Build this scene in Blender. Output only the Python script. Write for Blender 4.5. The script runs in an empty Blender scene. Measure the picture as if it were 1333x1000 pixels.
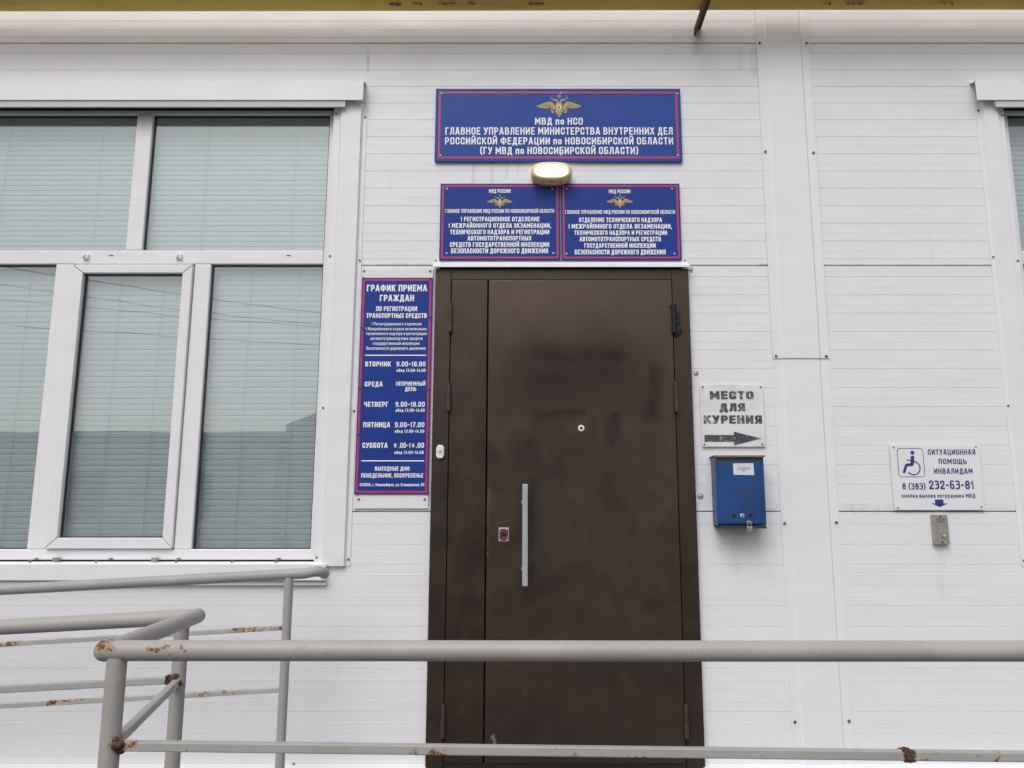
import bpy, bmesh, math, random
from mathutils import Vector, Matrix, noise as mnoise
R = math.radians
random.seed(7)
scene = bpy.context.scene
COL = scene.collection

# ------------------------------------------------------------------ camera, sky, sun, exposure
F, PITCH, DIST, EYE, CX = 1020.0, R(9.5), 3.10, 1.60, 692.0     # focal length in photo pixels (1333 wide)
cam = bpy.data.cameras.new('camera'); cam_ob = bpy.data.objects.new('camera', cam); COL.objects.link(cam_ob)
cam.sensor_width = 36.0; cam.lens = F / 1333 * 36; cam.shift_x = -(CX - 666.5) / 1333
cam.clip_start = 0.05; cam.clip_end = 500
cam_ob.location = (0, -DIST, EYE); cam_ob.rotation_euler = (R(90) + PITCH, 0, 0)
scene.camera = cam_ob

SUN_EL, SUN_AZ = R(52), R(200)          # azimuth clockwise from +Y: behind the camera
world = bpy.data.worlds.new('World'); scene.world = world; world.use_nodes = True
wn, wl = world.node_tree.nodes, world.node_tree.links
bgn = wn['Background']; bgn.inputs['Strength'].default_value = 0.13
sky = wn.new('ShaderNodeTexSky'); sky.sky_type = 'NISHITA'; sky.sun_disc = False
sky.sun_elevation = SUN_EL; sky.sun_rotation = SUN_AZ; sky.dust_density = 4.0; sky.air_density = 1.2
hs = wn.new('ShaderNodeHueSaturation'); hs.inputs['Saturation'].default_value = 0.22
wl.new(sky.outputs[0], hs.inputs['Color']); wl.new(hs.outputs[0], bgn.inputs[0])
sun = bpy.data.lights.new('sun', 'SUN'); sun.energy = 1.0; sun.angle = R(40); sun.color = (1, .985, .97)
sun_ob = bpy.data.objects.new('sun', sun); COL.objects.link(sun_ob)
sd = Vector((math.sin(SUN_AZ) * math.cos(SUN_EL), math.cos(SUN_AZ) * math.cos(SUN_EL), math.sin(SUN_EL)))
sun_ob.rotation_euler = sd.to_track_quat('Z', 'Y').to_euler(); sun_ob.location = (0, -6, 12)
scene.view_settings.view_transform = 'Standard'; scene.view_settings.look = 'None'
scene.view_settings.exposure = 0.0; scene.view_settings.gamma = 1.0

# ------------------------------------------------------------------ measuring: a photo pixel on the plane Y = y
CT, ST = math.cos(PITCH), math.sin(PITCH)
def P(px, py, y=0.0):
    a, b = (px - CX) / F, (500 - py) / F
    t = (y + DIST) / (CT - b * ST)
    return Vector((a * t, y, EYE + t * (ST + b * CT)))
def PX(px, py, y=0.0): return P(px, py, y).x
def PZ(py, y=0.0): return P(CX, py, y).z

# ------------------------------------------------------------------ mesh builder
class MB:
    def __init__(s): s.v = []; s.f = []
    def add(s, vs, fs):
        n = len(s.v); s.v += [tuple(p) for p in vs]; s.f += [tuple(i + n for i in f) for f in fs]; return s
    def box(s, x0, x1, y0, y1, z0, z1):
        return s.add([(x0,y0,z0),(x1,y0,z0),(x1,y1,z0),(x0,y1,z0),(x0,y0,z1),(x1,y0,z1),(x1,y1,z1),(x0,y1,z1)],
                     [(0,3,2,1),(4,5,6,7),(0,1,5,4),(1,2,6,5),(2,3,7,6),(3,0,4,7)])
    def prism(s, pts, y0, y1):                     # outline in x,z; from y0 (front) to y1 (back)
        n = len(pts)
        s.add([(x,y0,z) for x,z in pts] + [(x,y1,z) for x,z in pts],
              [tuple(range(n)), tuple(range(2*n-1, n-1, -1))] + [(i, i+n, (i+1)%n+n, (i+1)%n) for i in range(n)])
        return s
    def xprism(s, pts, x0, x1):                    # outline in y,z swept along x
        n = len(pts)
        s.add([(x0,y,z) for y,z in pts] + [(x1,y,z) for y,z in pts],
              [tuple(range(n)), tuple(range(2*n-1, n-1, -1))] + [(i, (i+1)%n, (i+1)%n+n, i+n) for i in range(n)])
        return s
    def zprism(s, pts, z0, z1):                    # outline in x,y swept along z
        n = len(pts)
        s.add([(x,y,z0) for x,y in pts] + [(x,y,z1) for x,y in pts],
              [tuple(range(n)), tuple(range(2*n-1, n-1, -1))] + [(i, (i+1)%n, (i+1)%n+n, i+n) for i in range(n)])
        return s
    def poly(s, pts, y):
        s.add([(x, y, z) for x, z in pts], [tuple(range(len(pts)))]); return s
    def tube(s, path, r, seg=20, caps=True, rect=None):
        path = [Vector(p) for p in path]; n0 = len(s.v); k = len(path)
        d = [(path[min(i+1,k-1)] - path[max(i-1,0)]).normalized() for i in range(k)]
        up = Vector((0,0,1)) if abs(d[0].z) < .9 else Vector((0,1,0))
        a = d[0].cross(up).normalized(); b = a.cross(d[0])
        for i in range(k):
            if i:
                q = d[i-1].rotation_difference(d[i]); a = q @ a; b = q @ b
            rr = r[i] if isinstance(r, (list, tuple)) else r
            if rect:
                w, h = rect
                prof = [(-w,-h),(w,-h),(w,h),(-w,h)]
            else:
                prof = [(rr*math.cos(2*math.pi*j/seg), rr*math.sin(2*math.pi*j/seg)) for j in range(seg)]
            s.v += [tuple(path[i] + a*u + b*v) for u, v in prof]
        m = 4 if rect else seg
        for i in range(k-1):
            for j in range(m):
                s.f.append((n0+i*m+j, n0+i*m+(j+1)%m, n0+(i+1)*m+(j+1)%m, n0+(i+1)*m+j))
        if caps:
            s.f.append(tuple(n0+j for j in range(m-1,-1,-1))); s.f.append(tuple(n0+(k-1)*m+j for j in range(m)))
        return s
    def bar(s, p, q, w, h=None): return s.tube([p, q], 0, rect=(w/2, (h or w)/2))
    def disc(s, c, r, y0, y1, seg=16, dome=0.0):   # short cylinder facing -Y at c=(x,z)
        pts = [(c[0]+r*math.cos(2*math.pi*j/seg), c[1]+r*math.sin(2*math.pi*j/seg)) for j in range(seg)]
        if dome:
            pts2 = [(c[0]+.6*r*math.cos(2*math.pi*j/seg), c[1]+.6*r*math.sin(2*math.pi*j/seg)) for j in range(seg)]
            n = seg
            s.add([(x,y1,z) for x,z in pts]+[(x,y0,z) for x,z in pts]+[(x,y0-dome,z) for x,z in pts2],
                  [(i,i+n,(i+1)%n+n,(i+1)%n) for i in range(n)]+[(i+n,i+2*n,(i+1)%n+2*n,(i+1)%n+n) for i in range(n)]+[tuple(2*n+i for i in range(n))])
        else: s.prism(pts, y0, y1)
        return s
    def sphere(s, c, r, sc=(1,1,1), seg=18, rings=10):
        n0 = len(s.v)
        for i in range(rings+1):
            t = math.pi*i/rings
            for j in range(seg):
                p = 2*math.pi*j/seg
                s.v.append((c[0]+r*sc[0]*math.sin(t)*math.cos(p), c[1]+r*sc[1]*math.sin(t)*math.sin(p), c[2]+r*sc[2]*math.cos(t)))
        for i in range(rings):
            for j in range(seg):
                s.f.append((n0+i*seg+j, n0+(i+1)*seg+j, n0+(i+1)*seg+(j+1)%seg, n0+i*seg+(j+1)%seg))
        return s
    def build(s, name, mat, parent=None, smooth=None, bevel=0, segs=2, flip=True):
        me = bpy.data.meshes.new(name); me.from_pydata(s.v, [], s.f); me.update()
        if flip:
            bm = bmesh.new(); bm.from_mesh(me); bmesh.ops.recalc_face_normals(bm, faces=bm.faces); bm.to_mesh(me); bm.free()
        for m in (mat if isinstance(mat, (list, tuple)) else [mat]): me.materials.append(m)
        ob = bpy.data.objects.new(name, me); COL.objects.link(ob)
        if smooth is not None:
            me.shade_smooth() if hasattr(me, 'shade_smooth') else None
            if smooth < 180: me.set_sharp_from_angle(angle=R(smooth))
        if bevel:
            b = ob.modifiers.new('bevel', 'BEVEL'); b.width = bevel; b.segments = segs; b.limit_method = 'ANGLE'; b.angle_limit = R(40)
        if parent:
            ob.parent = parent; ob.matrix_parent_inverse = parent_world(parent).inverted()
        return ob

def parent_world(o):
    m = Matrix.LocRotScale(o.location, o.rotation_euler, o.scale)
    return parent_world(o.parent) @ o.matrix_parent_inverse @ m if o.parent else m
def thing(name, label, cat, loc=(0,0,0), group=None):
    o = bpy.data.objects.new(name, None); COL.objects.link(o); o.location = loc; o.empty_display_size = .1
    tag(o, label, cat, group); return o
def tag(o, label, cat, group=None):
    o['label'] = label; o['category'] = cat
    if group: o['group'] = group
    return o

# ------------------------------------------------------------------ materials
class NT:
    """tiny node helper"""
    def __init__(s, name):
        m = bpy.data.materials.new(name); m.use_nodes = True; s.m = m; s.n = m.node_tree.nodes; s.l = m.node_tree.links
        s.b = s.n['Principled BSDF']; s.tc = s.n.new('ShaderNodeTexCoord')
        s.geo = s.n.new('ShaderNodeNewGeometry'); s.pos = s.geo.outputs['Position']
    def lk(s, a, b): s.l.new(a, b)
    def val(s, sock, v):
        if hasattr(v, 'links') or isinstance(v, bpy.types.NodeSocket): s.l.new(v, sock)
        else: sock.default_value = v
    def math(s, op, a, b=None, clamp=False):
        n = s.n.new('ShaderNodeMath'); n.operation = op; n.use_clamp = clamp; s.val(n.inputs[0], a)
        if b is not None: s.val(n.inputs[1], b)
        return n.outputs[0]
    def noise(s, scale, detail=4, rough=.55, stretch=None, vec=None, dist=0):
        n = s.n.new('ShaderNodeTexNoise'); n.inputs['Scale'].default_value = scale; n.inputs['Detail'].default_value = detail
        n.inputs['Roughness'].default_value = rough; n.inputs['Distortion'].default_value = dist
        v = vec or s.pos
        if stretch:
            mp = s.n.new('ShaderNodeMapping'); mp.inputs['Scale'].default_value = stretch; s.lk(v, mp.inputs[0]); v = mp.outputs[0]
        s.lk(v, n.inputs['Vector']); return n.outputs['Fac']
    def ramp(s, f, a, b, ca=0.0, cb=1.0):
        n = s.n.new('ShaderNodeMapRange'); n.clamp = True; s.val(n.inputs[0], f)
        n.interpolation_type = 'SMOOTHSTEP'
        for i, v in enumerate((a, b, ca, cb)): s.val(n.inputs[i+1], v)
        return n.outputs[0]
    def mix(s, f, a, b):
        n = s.n.new('ShaderNodeMix'); n.data_type = 'RGBA'
        s.val(n.inputs['Factor'], f)
        for k, v in (('A', a), ('B', b)):
            sock = [i for i in n.inputs if i.name == k and i.type == 'RGBA'][0]
            s.val(sock, v if isinstance(v, bpy.types.NodeSocket) else (*v, 1))
        return [o for o in n.outputs if o.type == 'RGBA'][0]
    def warp(s, amount, scale):
        n = s.n.new('ShaderNodeTexNoise'); n.inputs['Scale'].default_value = scale; n.inputs['Detail'].default_value = 3; s.lk(s.pos, n.inputs['Vector'])
        a = s.n.new('ShaderNodeVectorMath'); a.operation = 'SUBTRACT'; s.lk(n.outputs['Color'], a.inputs[0]); a.inputs[1].default_value = (.5,.5,.5)
        b = s.n.new('ShaderNodeVectorMath'); b.operation = 'SCALE'; s.lk(a.outputs[0], b.inputs[0]); b.inputs['Scale'].default_value = amount
        c = s.n.new('ShaderNodeVectorMath'); c.operation = 'ADD'; s.lk(s.pos, c.inputs[0]); s.lk(b.outputs[0], c.inputs[1])
        return c.outputs[0]
    def seg(s, vec, a, b, r, soft):                # 1 near the 3-D segment a-b, 0 away from it
        a, b = Vector(a), Vector(b); d = b - a; L2 = max(d.length_squared, 1e-9)
        pa = s.n.new('ShaderNodeVectorMath'); pa.operation = 'SUBTRACT'; s.lk(vec, pa.inputs[0]); pa.inputs[1].default_value = a
        dt = s.n.new('ShaderNodeVectorMath'); dt.operation = 'DOT_PRODUCT'; s.lk(pa.outputs[0], dt.inputs[0]); dt.inputs[1].default_value = d / L2
        t = s.math('ADD', dt.outputs['Value'], 0.0, clamp=True)
        sc = s.n.new('ShaderNodeVectorMath'); sc.operation = 'SCALE'; sc.inputs[0].default_value = d; s.lk(t, sc.inputs['Scale'])
        ds = s.n.new('ShaderNodeVectorMath'); ds.operation = 'DISTANCE'; s.lk(pa.outputs[0], ds.inputs[0]); s.lk(sc.outputs[0], ds.inputs[1])
        return s.ramp(ds.outputs['Value'], r - soft, r + soft, 1.0, 0.0)
    def bump(s, h, strength, dist=.002):
        n = s.n.new('ShaderNodeBump'); n.inputs['Strength'].default_value = strength; n.inputs['Distance'].default_value = dist
        s.lk(h, n.inputs['Height']); s.lk(n.outputs[0], s.b.inputs['Normal'])
    def fin(s, col, rough=.5, metal=0.0, spec=.5):
        s.val(s.b.inputs['Base Color'], col if isinstance(col, bpy.types.NodeSocket) else (*col, 1))
        s.val(s.b.inputs['Roughness'], rough); s.val(s.b.inputs['Metallic'], metal)
        s.b.inputs['Specular IOR Level'].default_value = spec; return s.m

def simple(name, col, rough=.5, metal=0, var=.12, scale=25, spec=.5):
    t = NT(name); n = t.noise(scale, 5)
    c = t.mix(t.ramp(n, .3, .7), tuple(x*(1-var) for x in col), tuple(min(1, x*(1+var)) for x in col))
    return t.fin(c, t.ramp(n, .3, .7, max(.02, rough-.06), rough+.06), metal, spec)

def mk_wall(name, base, dirt=.5, stains=()):
    t = NT(name)
    tint = t.noise(1.7, 3); tint2 = t.noise(4.3, 3)
    c = t.mix(t.ramp(tint, .35, .65), base, (base[0]*1.01, base[1]*.985, base[2]*1.0))
    c = t.mix(t.ramp(tint2, .4, .75, 0, .55), c, (base[0]*.955, base[1]*.985, base[2]*.99))
    streak = t.ramp(t.noise(5.5, 6, .6, (6, 1, .32)), .56, .82, 0, .22*dirt)
    c = t.mix(streak, c, (.42, .42, .37))
    blot = t.ramp(t.noise(9, 8, .7), .6, .78, 0, .30*dirt)
    c = t.mix(blot, c, (.46, .45, .38))
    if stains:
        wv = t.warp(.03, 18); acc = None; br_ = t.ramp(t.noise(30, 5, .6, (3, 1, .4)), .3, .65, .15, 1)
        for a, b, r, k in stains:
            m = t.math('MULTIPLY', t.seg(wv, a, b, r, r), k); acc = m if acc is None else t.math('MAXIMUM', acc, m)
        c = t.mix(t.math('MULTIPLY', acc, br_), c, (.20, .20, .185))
    speck = t.ramp(t.noise(90, 2, .5), .74, .80, 0, .5*dirt)
    c = t.mix(speck, c, (.25, .23, .2))
    t.bump(t.noise(3.0, 2, .5, (1, 1, 2.2)), .25, .02)
    return t.fin(c, t.ramp(tint2, .3, .7, .32, .46), 0, .45)
M = {}
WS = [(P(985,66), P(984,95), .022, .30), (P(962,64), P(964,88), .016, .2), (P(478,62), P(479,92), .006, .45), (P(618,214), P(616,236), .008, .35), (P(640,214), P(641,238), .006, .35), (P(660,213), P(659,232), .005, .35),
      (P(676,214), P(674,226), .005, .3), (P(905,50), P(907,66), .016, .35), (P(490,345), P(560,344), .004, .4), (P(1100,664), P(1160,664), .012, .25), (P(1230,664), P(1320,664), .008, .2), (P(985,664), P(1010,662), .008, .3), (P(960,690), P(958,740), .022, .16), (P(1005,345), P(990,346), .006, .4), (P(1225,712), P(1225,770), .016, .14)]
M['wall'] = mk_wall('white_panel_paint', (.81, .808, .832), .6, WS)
M['trim'] = mk_wall('white_trim_paint', (.815, .813, .838), .5)
M['flashing'] = mk_wall('white_flashing_paint', (.79, .795, .81), .9)
M['pvc'] = mk_wall('white_pvc', (.82, .815, .835), .35)
M['screw'] = simple('dull_steel_screw', (.16, .155, .15), .45, .6)
M['washer'] = simple('zinc_washer', (.45, .44, .42), .4, .7)
M['rubber'] = simple('dark_gasket', (.03, .032, .035), .6)
M['steel'] = simple('brushed_steel', (.47, .47, .49), .42, .3, .02, 8)
M['plaque_steel'] = simple('call_panel_steel', (.42, .40, .35), .42, .55, .08, 80)
M['blue'] = simple('sign_blue_vinyl', (.024, .070, .32), .42, 0, .06, 6, .22)
M['blue_deep'] = simple('sign_deep_blue_vinyl', (.014, .044, .265), .42, 0, .06, 6, .22)
M['blue_edge'] = simple('sign_dark_edge', (.02, .03, .14), .5)
M['red'] = simple('sign_red_vinyl', (.50, .035, .085), .4, 0, .07, 12)
M['ink_white'] = simple('white_lettering', (.88, .88, .90), .4, 0, .02)
M['ink_blue'] = simple('navy_lettering', (.030, .045, .20), .4, 0, .05)
M['sign_white'] = simple('white_sign_plastic', (.80, .80, .83), .35, 0, .02, 5)
M['plastic'] = simple('white_plastic', (.80, .79, .76), .35, 0, .03)
M['cream'] = simple('aged_cream_plastic', (.84, .67, .37), .45, 0, .08, 14)
M['black'] = simple('black_void', (.012, .012, .012), .7)
M['gold'] = simple('emblem_gold', (.52, .37, .11), .45, 0, .25, 220)
M['gold_dark'] = simple('emblem_dark_gold', (.22, .14, .035), .5, 0, .2, 200)
M['emblem_green'] = simple('emblem_crown_grey_green', (.22, .25, .20), .5, 0, .2, 200)
M['emblem_white'] = simple('emblem_shield', (.72, .66, .70), .5)
M['emblem_grey'] = simple('faint_grey_print', (.42, .44, .48), .6)
M['paper'] = simple('paper_sticker', (.72, .73, .76), .6, 0, .04, 40)
M['interior'] = simple('dim_room', (.16, .16, .155), .8)
M['brass'] = simple('padlock_metal', (.50, .46, .38), .35, .8)

# worn stencil lettering on the smoking sign
t = NT('worn_grey_lettering'); w = t.noise(70, 6, .7); w2 = t.noise(16, 4)
wf = t.math('ADD', t.math('MULTIPLY', w, .6), t.math('MULTIPLY', w2, .4))
M['ink_worn'] = t.fin(t.mix(t.ramp(wf, .48, .70), (.055, .065, .07), (.40, .40, .41)), .5)
t = NT('worn_white_sign'); w = t.noise(7, 6, .6)
M['sign_worn'] = t.fin(t.mix(t.ramp(w, .4, .75), (.79, .785, .79), (.68, .66, .63)), .4)

# blind slats
M['head_shade'] = simple('dark_head_shade', (.06, .062, .06), .8, 0, .4, 20)  # dark tone standing in for the shade above the window frame
M['blind'] = simple('pale_blind_slats', (.58, .60, .62), .5, 0, .03, 3)
# window glass: clear thin pane, tinted, with a mirror layer by Fresnel
t = NT('window_glass'); n = t.n
tr = n.new('ShaderNodeBsdfTransparent'); tr.inputs[0].default_value = (.92, .945, .948, 1)
gl = n.new('ShaderNodeBsdfGlossy'); gl.inputs['Roughness'].default_value = 0.012; gl.inputs['Color'].default_value = (.92, .97, .96, 1)
lw = n.new('ShaderNodeLayerWeight')
fr = t.math('ADD', t.math('MULTIPLY', t.math('POWER', lw.outputs['Facing'], 5.0), .88), .13)
mx = n.new('ShaderNodeMixShader'); t.lk(fr, mx.inputs[0]); t.lk(tr.outputs[0], mx.inputs[1]); t.lk(gl.outputs[0], mx.inputs[2])
bp = n.new('ShaderNodeBump'); bp.inputs['Strength'].default_value = .06; bp.inputs['Distance'].default_value = .01
t.lk(t.noise(2.2, 2), bp.inputs['Height']); t.lk(bp.outputs[0], gl.inputs['Normal'])
t.lk(mx.outputs[0], n['Material Output'].inputs[0]); M['glass'] = t.m

# brown steel door with painted-over smudges
DY = -0.030                                         # front of the door leaves
def door_mat(name, smudge=True):
    t = NT(name)
    big = t.noise(2.6, 4, .5); fine = t.noise(260, 2, .6); mid = t.noise(11, 5, .6)
    kk = 1.0 if smudge else .72
    c = t.mix(t.ramp(big, .35, .68), (.030*kk, .0215*kk, .0175*kk), (.016*kk, .0125*kk, .0108*kk))
    c = t.mix(t.ramp(mid, .48, .72, 0, .55), c, (.036, .023, .016))
    c = t.mix(t.ramp(fine, .45, .7, 0, .25), c, (.05, .04, .033))
    rough = .36; spec = None
    if smudge:
        wv = t.warp(.10, 6)
        def q(x, y): return P(550 + x*.2776, 330 + y*.2776, DY)
        def q2(x, y): return P(550 + x*.28, 560 + y*.28, DY)
        strokes = [(q(540,600), q(850,560), .12, .85), (q(560,490), q(880,490), .055, .95), (q(830,560), q(840,700), .05, .6), (q(500,560), q(500,640), .04, .8), (q(520,620), q(560,860), .11, .35), (q(900,620), q(1020,640), .08, .3), (q2(620,120), q2(860,160), .11, .4), (q(488,640), q(490,530), .028, .75), (q(492,525), q(560,450), .03, .6), (q(560,475), q(760,462), .032, .85), (q(750,462), q(905,520), .028, .85),
                   (q(540,540), q(820,520), .065, .5), (q(800,560), q(815,690), .03, .7), (q(560,760), q(770,742), .02, .8), (q(900,765), q(890,870), .018, .9), (q(805,780), q(800,870), .02, .7),
                   (q(1080,530), q(1065,740), .028, .85), (q(960,610), q(1060,550), .02, .5), (q(480,900), q(510,965), .045, .6), (q(615,790), q(625,830), .03, .5),
                   (q(870,460), q(980,462), .014, .5), (q2(480,70), q2(470,130), .05, .6), (q2(505,240), q2(495,330), .03, .65), (q2(650,150), q2(640,250), .016, .55), (q2(850,200), q2(905,310), .04, .55),
                   (q2(330,130), q2(345,240), .05, .4), (P(660,960,DY), P(700,960,DY), .10, .35)]
        acc = None
        for a, b, r, k in strokes:
            m = t.math('MULTIPLY', t.seg(wv, a, b, r, r*1.7), k*.95)
            acc = m if acc is None else t.math('MAXIMUM', acc, m)
        c = t.mix(t.math('MULTIPLY', acc, .95), c, (.014, .013, .0125)); spec = acc
        # bare worn edge beside the lock and a pale scuff low on the leaf
        we = t.seg(t.warp(.03, 22), P(634, 640, DY), P(633, 722, DY), .010, .012)
        c = t.mix(t.math('MULTIPLY', we, t.ramp(t.noise(60, 4), .46, .6)), c, (.13, .055, .04))
        sc = t.seg(t.warp(.03, 25), P(641, 958, DY), P(645, 973, DY), .004, .006)
        c = t.mix(t.math('MULTIPLY', sc, .6), c, (.35, .36, .35))
    # black tar smear at the upper right hinge
    tv = t.warp(.035, 14)
    tar = t.math('MAXIMUM', t.seg(tv, P(876, 400, DY), P(878, 430, DY), .016, .012), t.seg(tv, P(884, 412, DY), P(886, 436, DY), .018, .016))
    tar = t.math('MAXIMUM', tar, t.math('MULTIPLY', t.seg(tv, P(868, 400, DY), P(884, 440, DY), .03, .035), .6))
    c = t.mix(tar, c, (.010, .010, .011))
    scr = t.ramp(t.noise(40, 3, .5, (1, 1, .25)), .73, .77, 0, .22)
    c = t.mix(scr, c, (.2, .18, .16))
    foot_dark = t.seg(t.warp(.12, 9), P(690, 990, DY), P(850, 985, DY), .10, .16)  # darker band along the foot of the door
    c = t.mix(t.math('MULTIPLY', foot_dark, .6), c, (.010, .010, .0095))
    t.bump(t.math('ADD', t.math('MULTIPLY', fine, .5), t.noise(4, 2)), .12, .004)
    t.b.inputs['Specular Tint'].default_value = (1, .75, .62, 1)
    m = t.fin(c, t.ramp(mid, .3, .7, rough-.05, rough+.07), 0, 1.0 if smudge else .8)
    if spec is not None: t.lk(t.math('SUBTRACT', 1.0, t.math('MULTIPLY', spec, .85)), t.b.inputs['Specular IOR Level'])
    return m
M['door'] = door_mat('brown_door_paint'); M['door_frame'] = door_mat('brown_frame_paint', False)
M['hinge'] = simple('worn_brown_hinge', (.065, .052, .043), .4, .2, .35, 90)
t = NT('black_hinge_tar'); M['tar'] = t.fin((.012, .012, .012), .75)

# grey rail paint with rust where it chips and at the weld spots
YF, YM, YR = -1.62, -1.12, -0.30
def rail_mat(name, base, joints, amount):
    t = NT(name)
    n1, n2, big = t.noise(95, 6, .75), t.noise(24, 7, .7), t.noise(3, 3)
    c = t.mix(t.ramp(big, .3, .7), base, tuple(x*.9 for x in base))
    c = t.mix(t.ramp(n2, .52, .75, 0, .35), c, (.36, .31, .24))
    acc = t.math('ADD', t.math('MULTIPLY', n1, .45), t.math('MULTIPLY', n2, .55))
    wv = t.warp(.05, 30); near = None
    for a, b, r in joints:
        m = t.seg(wv, a, b, r, r*.8); near = m if near is None else t.math('MAXIMUM', near, m)
    if near is not None: acc = t.math('ADD', acc, t.math('MULTIPLY', near, .145))
    th = .66 - .05*amount
    c = t.mix(t.ramp(acc, th-.045, th, 0, .8), c, (.33, .19, .085))
    c = t.mix(t.ramp(acc, th, th+.05, 0, 1), c, (.11, .045, .02))
    c = t.mix(t.ramp(acc, th+.08, th+.16, 0, .9), c, (.03, .018, .013))
    c = t.mix(t.ramp(t.noise(170, 2, .5), .70, .76, 0, .6), c, (.10, .07, .05))
    c = t.mix(t.ramp(t.noise(9, 6, .65), .5, .8, 0, .35), c, (.25, .23, .20))
    t.bump(acc, .35, .0018)
    return t.fin(c, t.ramp(acc, .5, .7, .42, .8), 0, .4)
J = [(P(136,832,YF), P(146,842,YF), .022), (P(190,846,YF-.018), P(240,846,YF-.018), .006), (P(150,963,YF), P(172,965,YF), .016), (P(150,850,YF), P(140,900,YF), .006),
     (P(228,880,YM), P(236,890,YM), .014), (P(222,868,YM), P(236,880,YM), .008), (P(232,900,YM), P(226,935,YM), .006), (P(262,785,YM), P(266,792,YM), .004)]
M['rail'] = rail_mat('grey_rail_paint', (.415, .39, .37), J, .0)
M['bar'] = rail_mat('grey_bar_paint', (.42, .41, .39), J + [(P(540,982,YF), P(570,982,YF), .012), (P(720,990,YF), P(850,990,YF), .010), (P(900,990,YF), P(990,990,YF), .008), (P(1186,990,YF), P(1200,992,YF), .008), (P(1290,992,YF), P(1340,992,YF), .012)], .62)
M['rail_back'] = rail_mat('grey_wall_rail_paint', (.38, .375, .37), [(P(412,755,-.2), P(432,758,-.2), .01)], .0)
M['bar_back'] = rail_mat('rusty_wall_bar_paint', (.45, .435, .42), [(P(300,822,YR), P(365,817,YR), .02), (P(0,842,YR), P(25,838,YR), .02), (P(250,902,YR), P(330,899,YR), .014), (P(60,912,YR), P(130,907,YR), .012)], .15)

# yellow gas pipe with flaking paint
t = NT('yellow_pipe_paint'); n1, n2 = t.noise(28, 8, .75), t.noise(5, 4, .6, (.3, 1, 1))
c = t.mix(t.ramp(n2, .35, .7), (.80, .55, .11), (.60, .40, .09))
c = t.mix(t.ramp(n1, .66, .70), c, (.035, .02, .014)); t.bump(n1, .35, .003)
M['pipe'] = t.fin(c, .55)
t = NT('rusty_brown_bracket'); n1 = t.noise(40, 6, .7)
M['bracket'] = t.fin(t.mix(t.ramp(n1, .4, .65), (.055, .025, .018), (.12, .05, .03)), .7)
# blue mailbox paint, scratched
t = NT('blue_mailbox_paint'); n1, n2 = t.noise(6, 5, .6), t.noise(45, 7, .75)
c = t.mix(t.ramp(n1, .35, .7), (.010, .066, .235), (.008, .046, .165))
c = t.mix(t.math('MULTIPLY', t.seg(t.warp(.05, 14), P(968,640,-.09), P(972,650,-.09), .018, .02), .6), c, (.03, .05, .10))
rst = t.seg(t.warp(.03, 20), P(935,597,-.09), P(992,596,-.09), .012, .008)
c = t.mix(t.math('MULTIPLY', rst, t.ramp(n2, .3, .55, .35, 1)), c, (.09, .065, .045))
c = t.mix(t.ramp(n2, .68, .73), c, (.06, .045, .04))
M['mail'] = t.fin(c, .38)
# concrete, asphalt, far stuff
t = NT('concrete'); n1, n2 = t.noise(4, 6), t.noise(60, 4)
t.bump(n2, .4, .004); M['concrete'] = t.fin(t.mix(t.ramp(n1, .35, .7), (.22, .215, .205), (.15, .145, .14)), .85)
t = NT('asphalt'); n1, n2 = t.noise(.6, 6), t.noise(80, 3)
t.bump(n2, .5, .006); M['asphalt'] = t.fin(t.mix(t.ramp(n1, .35, .7), (.095, .092, .09), (.065, .064, .062)), .9)
M['brickwall'] = simple('far_plaster', (.52, .53, .52), .8, 0, .12, 1.5)
M['farroof'] = simple('far_roof_sheet', (.32, .325, .33), .6, 0, .12, 2)
M['wood'] = simple('weathered_wood', (.16, .13, .10), .8, 0, .2, 12)
M['leaf'] = simple('foliage', (.05, .075, .035), .7, 0, .35, 3)
M['wire'] = simple('black_cable', (.02, .02, .02), .6)

# ------------------------------------------------------------------ stroke lettering (flat ribbons)
G = {}
def gl_(ch, w, *strokes): G[ch] = (w, strokes)
O_ = [(0,0,1),(0,1,1),(1,1,1),(1,0,1),'c']
gl_('А',.60,[(0,0),(.44,1)],[(1,0),(.56,1)],[(.36,1),(.64,1)],[(.2,.24),(.8,.24)]); gl_('Б',.53,[(.92,1),(0,1),(0,0),(1,0,1),(1,.56,1),(0,.56)])
gl_('В',.55,[(0,0),(0,1),(.92,1,1),(.92,.53,1),(0,.53)],[(.3,.53),(1,.53,1),(1,0,1),(0,0)]); gl_('Г',.46,[(0,0),(0,1),(1,1)])
gl_('Д',.64,[(.2,0),(.3,1),(.83,1),(.83,0)],[(0,-.2),(0,0),(1,0),(1,-.2)]); gl_('Е',.49,[(1,1),(0,1),(0,0),(1,0)],[(0,.51),(.9,.51)])
gl_('Ж',.82,[(.5,0),(.5,1)],[(0,1),(.42,.5)],[(.42,.5),(0,0)],[(1,1),(.58,.5)],[(.58,.5),(1,0)],[(.36,.5),(.64,.5)])
gl_('З',.52,[(.05,1),(1,1,1),(1,.53,1),(.35,.53)],[(.5,.53),(1,.53,1),(1,0,1),(.05,0)])
gl_('И',.58,[(0,0),(0,1)],[(1,0),(1,1)],[(.06,.08),(.94,.92)]); gl_('Й',.58,*G['И'][1],[(.22,1.26),(.78,1.26)])
gl_('К',.56,[(0,0),(0,1)],[(1,1),(.12,.5)],[(.35,.6),(1,0)],[(0,.5),(.2,.5)]); gl_('Л',.57,[(0,0),(.12,.05),(.26,.4),(.28,1),(1,1),(1,0)])
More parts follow.
